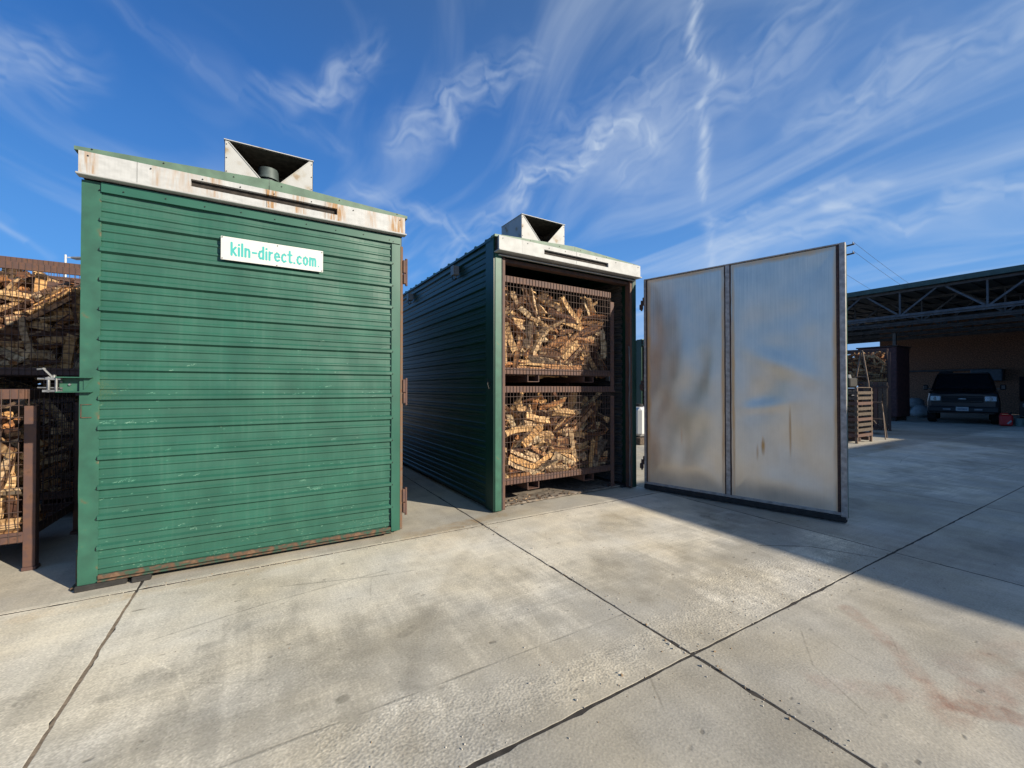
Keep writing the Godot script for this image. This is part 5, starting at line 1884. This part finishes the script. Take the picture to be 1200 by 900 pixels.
	mb.cyl(Vector3(0, 0, 0), Vector3(0, 0.5, 0), 0.2, 0.2, 14)
	part("footing", mb, M.stucco, lp)
	mb = MB.new()
	mb.bar(Vector3(0.1, 7.82, 0), Vector3(0.5, 7.82, 0), 0.05, 0.05)
	part("arm", mb, M.sign, lp)
	mb = MB.new()
	mb.box(Vector3(0.65, 7.78, 0), Vector3(0.6, 0.10, 0.3), Basis.IDENTITY, 0.03)
	part("lamp_head", mb, M.steel_pale, lp)
	# utility pole and wires
	var up := thing("utility_pole", "timber utility pole with two crossarms showing past the kiln door", "utility pole", P(42.2, 0, 16.5))
	mb = MB.new()
	mb.cyl(Vector3(0, 0, 0), Vector3(0, 13.9, 0), 0.17, 0.12, 12)
	part("pole", mb, M.timber, up)
	for y in [13.5, 12.75]:
		mb = MB.new()
		mb.bar(Vector3(-0.2, y, 1.3), Vector3(0.2, y + 0.05, -1.3), 0.09, 0.11)
		part("crossarm", mb, M.timber, up)
		for z in [-1.2, -0.5, 0.5, 1.2]:
			mb = MB.new()
			mb.cyl(Vector3(z * -0.15, y + 0.05, z), Vector3(z * -0.15, y + 0.22, z), 0.05, 0.03, 8)
			part("insulator", mb, M.steel_pale, up)
	for w in [[13.7, 1.2, "highest power line, from upper crossarm of the utility pole"], [12.95, 1.2, "middle power line, from lower crossarm of the utility pole"], [11.6, 0.2, "lowest power line, strung below crossarms of the utility pole"]]:
		mb = MB.new()
		var pts := []
		for i in 17:
			var f := i / 16.0
			pts.append(P(42.2, w[0], 16.5) + Vector3(0, 0, w[1]) + Vector3(80.0, 0.6, -7.0) * f + Vector3(0, -1.4 * 4.0 * f * (1 - f), 0))
		mb.tube(pts, 0.012, 5)
		tag(part("power_line", mb, M.rubber, self), w[2], "power line", "power lines at the utility pole")
	# warehouse behind the camera whose roof edge throws the long shadow over the yard
	var wh := thing("warehouse", "plain pale warehouse whose straight roof edge shades the right of the yard", "building", P(11.22, 0, -5.76))
	mb = MB.new()
	mb.span(Vector3(0, 0, 0), Vector3(30, 5.85, 18))
	part("wall", mb, M.stucco, wh)
	mb = MB.new()
	mb.span(Vector3(0, 5.86, 0), Vector3(30, 6.0, 18))
	part("roof", mb, M.deck, wh)
	for x in [4.0, 12.0, 20.0]:
		mb = MB.new()
		mb.box(Vector3(x, 1.8, -0.03), Vector3(3.4, 3.6, 0.05), Basis.IDENTITY, 0.01)
		part("roller_door", mb, M.steel_pale, wh)
	# timber blocks under the closed kiln's corner
	for b in [[-1.08, 4.50, 0.30, "dark timber block wedged under left corner of the closed kiln"], [-0.84, 4.49, 0.12, "short dark timber block beside the corner block under closed kiln"]]:
		mb = MB.new()
		mb.box(Vector3(0, 0.022, 0), Vector3(b[2], 0.044, 0.16), Basis.IDENTITY, 0.006)
		var o := part("timber_block", mb, M.rubber, self)
		o.position = P(b[0], 0, b[1])
		o.rotation.y = 0.05
		tag(o, b[3], "timber block", "blocks under the closed kiln")
	# grit in the joints and chips swept up along the kiln fronts
	rng.seed = 91
	mb = MB.new()
	for i in 650:
		var u := rnd(-1.2, 5.2)
		var v := 1.57 + absf(rng.randfn(0, 0.14)) * (1.0 if rnd() < 0.8 else -0.6)
		var r := rnd()
		if r < 0.30:
			u = 2.15 + rng.randfn(0, 0.05)
			v = rnd(0.8, 4.2)
		elif r < 0.55:
			u = rnd(-1.1, 4.9)
			v = 4.30 - absf(rng.randfn(0, 0.10))
		elif r < 0.65:
			u = rnd(-1.0, 5.0)
			v = rnd(0.8, 4.0)
		var z := rnd(0.002, 0.0065) * (1.0 if rnd() < 0.9 else 1.8)
		var tone := rnd(0.28, 0.6)
		mb.col = Color(tone, tone * 0.93, tone * 0.80) if rnd() < 0.75 else Color(0.32, 0.22, 0.13)
		mb.box(P(u, 0.0005 + z * 0.35, v), Vector3(z * rnd(0.8, 1.8), z * 0.8, z * rnd(0.7, 1.3)), Basis(Vector3.UP, rnd(0, TAU)) * Basis(Vector3.RIGHT, rnd(-0.4, 0.4)), z * 0.2)
	tag(part("grit", mb, M.chips, self), "grit and splinters scattered along the concrete joints and kiln fronts", "grit", "", "stuff")
	# bark litter on the floor under the bins
	rng.seed = 66
	mb = MB.new()
	for i in 170:
		var p := Vector3(rnd(2.6, 4.7), 0.036, -(4.72 + 0.9 * rnd() * rnd()))
		if rnd() < 0.25: p = Vector3(rnd(2.7, 3.4), 0.037, -rnd(4.66, 4.95))
		var w := rnd(0.3, 1.1)
		mb.col = (Color(0.42, 0.28, 0.16) if rnd() < 0.35 else Color(0.13, 0.075, 0.045)) * w
		mb.box(p + Vector3(0, 0.003, 0), Vector3(rnd(0.008, 0.05), rnd(0.003, 0.008), rnd(0.005, 0.016)), Basis(Vector3.UP, rnd(0, TAU)) * Basis(Vector3.RIGHT, rnd(-0.3, 0.3)))
	tag(part("bark_litter", mb, M.chips, self), "bark and splinters littered on the floor of the open kiln", "litter", "", "stuff")

func _ready() -> void:
	wob.seed = 3
	wob.noise_type = FastNoiseLite.TYPE_SIMPLEX_SMOOTH
	wob.frequency = 0.02
	wob.fractal_octaves = 3
	buckle.seed = 14
	buckle.noise_type = FastNoiseLite.TYPE_SIMPLEX_SMOOTH
	buckle.frequency = 0.02
	buckle.fractal_octaves = 1
	setup()
	make_materials()
	concrete_maps()
	door_map()
	fascia_map()
	sheet_map()
	build_ground()
	# the large structures
	build_canopy()
	make_kiln("green ribbed kiln with closed door and white web-address sign", P(-1.217, 0, 4.45), 0.0, 3.40, "closed")
	make_kiln("green ribbed kiln standing open with firewood bins inside", P(2.475, 0, 4.58), deg_to_rad(0.9), 3.47, "open")
	make_kiln("distant third green kiln glimpsed through gap beside the open door", P(12.2, 0, 11.0), 0.0, 3.40, "empty")
	# bins and firewood
	make_logs()
	var bx := Vector3(1.85, 1.16, 0.50)
	var pa := pack(350, bx, 4)
	var pb := pack(350, bx, 12)
	var inb := Vector3(0.05, 0.25, -0.03)
	var tb := deg_to_rad(0.9)
	var g := "split logs in the firewood bins"
	var front := func(p: Vector3, z: float) -> float: return z
	for q in [[0.0, pa, false, "open kiln's lower bin", "brown wire bin of split firewood, the lower one in the open kiln"], [1.455, pb, false, "open kiln's upper bin", "brown wire bin of split firewood, the upper one in the open kiln"]]:
		var at := P(2.665, q[0] + 0.035, 4.75)
		place_bin(q[4], at, tb)
		fill_bin(q[1], Transform3D(Basis(Vector3.UP, tb), at) * inb, tb, q[2], front, 118, q[3], g, bx)
	var vis1 := func(p: Vector3, z: float) -> float: return z if p.x > 1.45 else -100.0
	var at2 := P(-3.70, 0.0, 5.17)
	place_bin("brown wire bin standing on ground left of the closed kiln", at2)
	fill_bin(pb, at2 + inb, 0.0, true, vis1, 26, "left ground bin", g, bx)
	var vis2 := func(p: Vector3, z: float) -> float: return z if p.x > 0.75 else -100.0
	var at3 := P(-3.62, 0.0, 7.0)
	place_bin("shadowed brown wire bin, bottom of the stack behind the left ground bin", at3)
	fill_bin(pa, at3 + inb, 0.0, true, vis2, 0, "shadowed bin behind", g, bx)
	var at4 := P(-3.62, 1.455, 7.0)
	place_bin("sunlit brown wire bin, top of the stack behind the left ground bin", at4)
	fill_bin(pa, at4 + inb, 0.0, false, vis2, 60, "left sunlit top bin", g, bx)
	for s in [[0.0, "wholly shaded brown wire bin, bottom of the rearmost left stack", "shaded rear bin, bottom"], [1.455, "brown wire bin, top of the rearmost left stack", "shaded rear bin, top"]]:
		var at5 := P(-3.75, s[0], 8.35)
		at5.y += 0.34
		place_bin(s[1], at5)
		fill_bin(pb, at5 + inb, 0.0, false, vis2, 0, s[2], g, bx)
	for z in [8.6, 9.2]:
		var br := MB.new()
		br.span(Vector3(-1.0, 0, -0.15), Vector3(1.0, 0.34, 0.15), 0.01)
		var bo := part("timber_bearer", br, M.timber, self)
		bo.position = P(-2.77, 0, z)
		tag(bo, "%s timber bearer under the rearmost left bin stack" % ("front" if z < 9.0 else "rear"), "timber bearer", "bearers under the rear bins")
	# bins stored under the far canopy
	var k := 0
	for s in [["dark bin stack under canopy, bottom bin", 0.0], ["dark bin stack under canopy, top bin", 1.455]]:
		place_bin(s[0] + " of firewood beside the red container", P(18.8, s[1], 7.9), -1.19, "bins under the far canopy")
		fill_bin(pb, P(18.8, s[1], 7.9) + Basis(Vector3.UP, -1.19) * inb, -1.19, k == 1, front, 0, "bin under far canopy, %s" % ["bottom", "top"][k], g, bx)
		k += 1
	build_car()
	build_van()
	build_yard_things()
